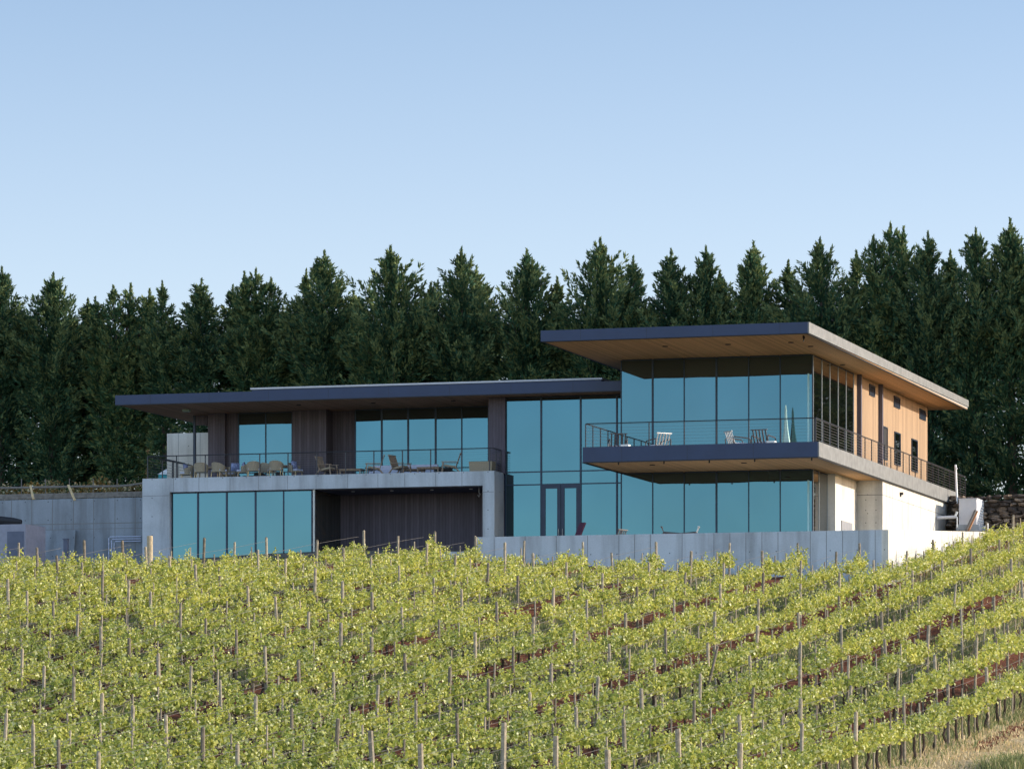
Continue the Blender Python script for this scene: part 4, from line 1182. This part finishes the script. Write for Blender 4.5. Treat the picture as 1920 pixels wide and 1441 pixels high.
# ------------------------------------------------------------------ conifers behind the house
def conifer(seed, wid=1., leaders=None, h=14.):
    """foliage faces, material index and woody mesh of one tree, base at the origin.
    Plumes of foliage sweep up and out of the stem, long and separate near the top, closing to a wall lower down."""
    r = np.random.default_rng(seed)
    leaders = leaders or [(0, 0, 1.)]
    C = []; D = []; S = []; T = []; br = []
    def plume(start, d, L, dens, spread, tipw):
        n_ = max(8, int(dens*L)); t_ = r.random(n_)**.8
        side = np.cross(d, r.normal(size=3)); side /= np.linalg.norm(side)+1e-9
        c = start + d*(t_[:, None]*L); c[:, 2] += .16*L*t_**2-.06*L
        sp = spread*(1.12-t_)**.8
        off = side*(r.normal(size=n_)*sp)[:, None] + r.normal(size=(n_, 3))*(sp*.55)[:, None]
        fan = off/(np.linalg.norm(off, axis=1, keepdims=True)+1e-9)
        dd = d + fan*.75 + r.normal(0, .22, (n_, 3)) + np.array([0, 0, .25]); dd /= np.linalg.norm(dd, axis=1, keepdims=True)
        C.append(c+off); D.append(dd); S.append(r.uniform(.15, .30, n_)); T.append(np.clip(t_*tipw, 0, 1))
    for lx, ly, lf in leaders:
        top = np.array([lx, ly, h*lf]); bot = np.array([lx*.2, ly*.2, 0.])
        def stem(z): return bot + (top-bot)*(z/top[2])
        def reach(d): return wid*min(.06+.50*d**.94, 2.25)
        scale = 1. if len(leaders) == 1 else .62
        nb = int(175*(1 if len(leaders) == 1 else .6))
        for i in range(nb):                                   # upper crown: separate plumes
            d_ = .5+6.4*r.random()**.95
            L = reach(d_)/cos(.75)*r.uniform(.6, 1.2)*(scale if d_ > 2 else 1)
            el = r.uniform(.72, 1.12)-.05*d_; az = r.uniform(0, 2*pi)
            if r.random() < .16: L *= 1.35
            d = np.array([cos(az)*cos(el), sin(az)*cos(el), sin(el)])
            st = stem(top[2]-d_-L*sin(el)*.55)
            plume(st, d, L, 44, .07+.10*L, 1.)
            if i % 4 == 0: br.append((st, st+d*L*.75))
        for i in range(int(190*(1 if len(leaders) == 1 else .5))):      # body
            z = .2+(top[2]-4.6)*r.random()**.9; d_ = top[2]-z
            L = reach(d_)*r.uniform(.65, 1.12)*(scale+.1)
            el = r.uniform(.2, .9); az = r.uniform(0, 2*pi)
            d = np.array([cos(az)*cos(el), sin(az)*cos(el), sin(el)])
            st = stem(max(.1, z-L*sin(el)*.4))
            plume(st, d, L, 42, .13+.14*L, .8)
            if i % 6 == 0: br.append((st, st+d*L*.75))
        n_ = 130; t_ = r.random(n_)                            # leading shoot
        C.append(np.stack([top[0]+r.normal(0, .085, n_)*(1.15-t_), top[1]+r.normal(0, .085, n_)*(1.15-t_), top[2]-1.3+t_*1.32], 1))
        dd = np.stack([r.normal(0, .5, n_), r.normal(0, .5, n_), np.full(n_, .9)], 1); D.append(dd/np.linalg.norm(dd, axis=1, keepdims=True)); S.append(r.uniform(.12, .24, n_)); T.append(np.ones(n_))
    C = np.concatenate(C); D = np.concatenate(D); S = np.concatenate(S)[:, None]; T = np.concatenate(T)
    W = np.cross(D, r.normal(size=C.shape)); W /= np.linalg.norm(W, axis=1, keepdims=True)+1e-9
    nrm = np.cross(D, W)
    V = np.stack([C-D*S*.5, C+W*S*.20+nrm*S*.07, C+D*S*.70, C-W*S*.20+nrm*S*.07], 1)
    mi = (r.random(len(C)) < np.clip(T*1.1-.30, .08, .8)).astype(int)  # towards the tips more leaves take the painted sunlit colour
    b = MB()
    b.tube([(0, 0, -.5), (0, 0, h*.3), (0, 0, h*.6)], [.26, .2, .12], M['treebark'], 8)
    for lx, ly, lf in leaders: b.tube([(lx*.12, ly*.12, h*.55), (lx*.6, ly*.6, h*lf*.75), (lx, ly, h*lf-.5)], [.12, .08, .015], M['treebark'], 6)
    for a, c in br: b.tube([a, (a+c)/2+np.array([0, 0, -.04]), c], [.03, .02, .008], M['treebark'], 4)
    o = b.build('t'); tm = o.data; bpy.data.objects.remove(o); tm.name = 'trunk'
    return quads_mesh('crown', V, [M['needle'], M['needle_tip_sun']], mi), tm
protos = {}
for nm, sd, w, ld in (('a', 1, .92, None), ('b', 2, 1.0, None), ('c', 3, .8, None), ('d', 4, 1.12, None),
                      ('e', 5, .85, [(-1.35, .2, .93), (-.4, -.2, .985), (.45, .2, 1.0), (1.45, -.1, .97)]),
                      ('f', 6, .95, [(-.75, .1, .96), (.1, 0, 1.0), (.75, -.1, .985)]), ('g', 7, .62, None)):
    protos[nm] = conifer(sd, w, ld)
trees = [  # photo x of the tip, y of the tip, kind, width factor, dq
 (-62, 505, 'b', 1.0, 0), (0, 500, 'a', 1.0, 0), (97, 512, 'b', 1.05, 0), (222, 530, 'e', 1.15, 0), (312, 527, 'g', 1.0, 0), (369, 522, 'c', 1.1, 0),
 (480, 503, 'f', 1.05, 0), (436, 535, 'g', 1.1, 1.2), (617, 470, 'a', 1.1, 0), (570, 506, 'g', 1., 1.), (742, 462, 'd', 1.1, 0), (865, 464, 'b', 1.05, 0), (898, 498, 'c', 1.1, 1.8),
 (992, 466, 'a', 1.1, 0), (1047, 520, 'g', 1.2, 1.), (1126, 445, 'd', 1.05, 0), (1190, 481, 'g', 1.15, 0), (1262, 467, 'c', 1.1, 0), (1322, 461, 'a', .95, 0), (1352, 508, 'g', 1.2, 1.),
 (1411, 452, 'c', 1.05, 0), (1476, 488, 'g', 1.3, .8), (1546, 447, 'b', 1.1, 0), (1612, 470, 'g', 1.2, 1.3), (1665, 418, 'f', 1.1, 0), (1745, 435, 'a', 1.0, 0), (1832, 426, 'b', 1.0, 0), (1898, 410, 'c', 1.2, 0),
 (530, 572, 'c', 1.2, 1.3), (130, 585, 'c', 1.4, 2.2), (1790, 470, 'g', 1.3, 1.5), (660, 545, 'g', 1.4, 1.5), (810, 530, 'g', 1.4, 1.5), (270, 560, 'g', 1.4, 1.5), (165, 560, 'g', 1.4, 1.4), (40, 575, 'g', 1.4, 1.5), (1965, 415, 'a', 1.1, 0), (2060, 425, 'b', 1.1, 0), (2160, 420, 'd', 1.1, 0), (2270, 430, 'a', 1.1, 0), (2390, 420, 'b', 1.1, 0)]
def tree_label(i, x, y, kind):
    if x < -20: return 'dark conifer cut by the left edge of the picture'
    return None
order = sorted(range(len(trees)), key=lambda i: trees[i][0])
words = {130: 'low dark conifer set back between the pointed tip and the bushy many-tipped tree', 530: 'low dark conifer behind the left end of the white roof coping, between two taller trees', (-62): 'conifer just outside the left edge of the tree row', 0: 'tall conifer cut by the left edge of the photo', 40: 'low dark conifer filling the gap right of the leftmost tree',
 97: 'pointed conifer second from the left, open gaps on both sides', 165: 'low conifer between the second pointed tip and the bushy many-tipped tree', 222: 'bushy conifer with several ragged tips near the left',
 270: 'low conifer tucked right of the many-tipped left tree', 312: 'slim single-spired conifer above the left end of the low roof', 369: 'narrow conifer with brownish sunlit tip right of the slim spire',
 436: 'small leaning conifer left of the double-tipped tree', 480: 'broad double-tipped conifer above the two-pane window', 570: 'small spire left of the tall tree above the wood recess',
 617: 'tall feathery conifer above the dark wood recess', 660: 'low dark conifer behind the left end of the raised roof strip', 742: 'tall broad conifer with arching side branches above the wide patio window',
 810: 'low conifer in the dip between two tall trees over the patio', 865: 'tall conifer left of a paler blurred one', 898: 'paler conifer set back behind its taller neighbour',
 992: 'tall conifer just left of the upper roof corner', 1047: 'low conifer above the left corner of the upper roof', 1126: 'highest conifer over the left half of the upper roof',
 1190: 'narrow short spire over the upper roof', 1262: 'conical conifer over the middle of the upper roof', 1322: 'conifer with brown sunlit side over the middle of the upper roof',
 1352: 'low dark conifer right of the brown sided one', 1411: 'sharp conifer standing apart with sky on both sides', 1476: 'low dark conifer left of the roof vent pipe',
 1546: 'broad dark conifer above the sunlit roof edge', 1612: 'low conifer left of the round bushy top', 1665: 'conifer with round bushy top, right of the roof corner',
 1745: 'pointed dark conifer right of the round bushy top', 1790: 'low conifer between two pointed trees at the right', 1832: 'full conifer second from the right edge', 1898: 'tallest conifer at the right edge',
 1965: 'conifer beyond the right edge, next to the tallest', 2060: 'second conifer beyond the right edge', 2160: 'third conifer beyond the right edge', 2270: 'fourth conifer beyond the right edge', 2390: 'last conifer of the row on the right'}
for i in order:
    x, y, kd, wf, dq = trees[i]
    q = 46.+dq*1.6+random.uniform(-.4, .4); p = solve_p(x, q); z0 = gz(p, q)-.1
    hgt = z_at(y, p, q)-z0
    s = hgt/14.
    cm, tm = protos[kd]
    o = empty('conifer_tree', H(p, q, z0), random.uniform(0, 2*pi) if kd not in 'ef' else random.choice([0, pi])); o.rotation_euler[0] = random.gauss(0, .012); o.rotation_euler[1] = random.gauss(0, .012); o.scale = (wf, wf, s)
    tag(o, words[x], 'tree', 'row of conifers behind the house')
    link('trunk', tm, o); link('crown', cm, o)

# dry shrubs, sun patches put into their orange colour, under the trees behind the guard rail
def shrub_mesh(seed, r=.7):
    g = np.random.default_rng(seed); n = 420
    u = g.normal(size=(n, 3)); u /= np.linalg.norm(u, axis=1, keepdims=True); u[:, 2] = np.abs(u[:, 2])
    c = u*(g.random(n)**.4)[:, None]*np.array([r, r, r*1.2]); 
    return quads_mesh('foliage', leaf_quads(c, g.uniform(.07, .16, n)), [M['shrub'], M['grassA'], M['grassB']], g.choice(3, n, p=[.5, .3, .2]))
shm = [shrub_mesh(i) for i in range(3)]
for i, (x, q, s, lb) in enumerate(((15, 12, 1.0, 'dry orange shrub at the left end of the guard rail'), (62, 11.0, 1.1, 'dry orange shrub behind the shorter timber brace'),
                               (100, 15, 1.2, 'dry greenish shrub between the two timber braces'), (150, 11.5, 1.0, 'dry orange shrub right of the longer timber brace'),
                               (185, 16, 1.3, 'dry shrub behind the fourth guard rail post'), (215, 12, .9, 'dry shrub behind the last guard rail post'), (250, 11.4, 1.0, 'dry shrub against the concrete pier of the house'))):
    p = solve_p(x, q); o = empty('shrub', H(p, q, gz(p, q)), random.uniform(0, 6)); o.scale = (s, s, s); tag(o, lb, 'shrub', 'dry shrubs behind the guard rail')
    link('foliage', shm[i % 3], o)
    b = MB()
    for k in range(4): b.tube([(0, 0, -.1), (random.uniform(-.3, .3), random.uniform(-.3, .3), .6)], [.02, .006], M['bark'], 4)
    b.build('stem', o)

# ------------------------------------------------------------------ light, sky, camera
SUN_A, SUN_EL = R(20), R(15.5)
dx = C_*cos(SUN_A)+S_*sin(SUN_A); dy = -S_*cos(SUN_A)+C_*sin(SUN_A)
sv = np.array([dx*cos(SUN_EL), dy*cos(SUN_EL), sin(SUN_EL)])
sun = bpy.data.lights.new('sun', 'SUN'); sun.energy = 5.0; sun.angle = R(.5); sun.color = (1., .91, .78)
so = bpy.data.objects.new('sun', sun); COL.objects.link(so)
from mathutils import Vector
so.rotation_euler = Vector(-sv).to_track_quat('-Z', 'Y').to_euler()
w = bpy.data.worlds.new('World'); SC.world = w; w.use_nodes = True; nt = w.node_tree
bg = nt.nodes['Background']
sky = nt.nodes.new('ShaderNodeTexSky'); sky.sky_type = 'NISHITA'; sky.sun_disc = False
sky.sun_elevation = SUN_EL; sky.sun_rotation = math.atan2(sv[0], sv[1]); sky.altitude = 200; sky.air_density = .75; sky.dust_density = .6; sky.ozone_density = 1.35
# the half of the sky over the valley, in front of the house, is brightened as added fill for the shaded facade
tc = nt.nodes.new('ShaderNodeTexCoord'); sp = nt.nodes.new('ShaderNodeSeparateXYZ'); nt.links.new(tc.outputs['Generated'], sp.inputs[0])
mr = nt.nodes.new('ShaderNodeMapRange'); mr.interpolation_type = 'SMOOTHSTEP'; nt.links.new(sp.outputs[1], mr.inputs['Value'])
for k_, v_ in (('From Min', .35), ('From Max', -.6), ('To Min', 1.0), ('To Max', 2.3)): mr.inputs[k_].default_value = v_
hz = nt.nodes.new('ShaderNodeMapRange'); hz.interpolation_type = 'SMOOTHSTEP'; nt.links.new(sp.outputs[2], hz.inputs['Value'])
for k_, v_ in (('From Min', .27), ('From Max', .11), ('To Min', 0.), ('To Max', 1.)): hz.inputs[k_].default_value = v_
hm = nt.nodes.new('ShaderNodeMix'); hm.data_type = 'RGBA'; hm.blend_type = 'MULTIPLY'; nt.links.new(hz.outputs[0], hm.inputs[0])
nt.links.new(sky.outputs[0], hm.inputs[6]); hm.inputs[7].default_value = (1.36, 1.15, 1.07, 1)
mu = nt.nodes.new('ShaderNodeMix'); mu.data_type = 'RGBA'; mu.blend_type = 'MULTIPLY'; mu.inputs[0].default_value = 1
nt.links.new(hm.outputs[2], mu.inputs[6]); nt.links.new(mr.outputs[0], mu.inputs[7]); nt.links.new(mu.outputs[2], bg.inputs['Color']); bg.inputs['Strength'].default_value = .15

cam = bpy.data.cameras.new('camera'); co = bpy.data.objects.new('camera', cam); COL.objects.link(co)
co.location = (0, 0, 0); co.rotation_euler = (R(90), 0, 0)
cam.sensor_width = 36; cam.sensor_fit = 'HORIZONTAL'; cam.lens = 36*FPX/1920; cam.shift_y = (HY-720.5)/1920
cam.clip_start = .5; cam.clip_end = 6000
SC.camera = co
SC.view_settings.view_transform = 'Standard'; SC.view_settings.look = 'None'; SC.view_settings.exposure = .45; SC.view_settings.gamma = 1
SC.cycles.max_bounces = 6; SC.cycles.diffuse_bounces = 3; SC.cycles.glossy_bounces = 3; SC.cycles.transmission_bounces = 3
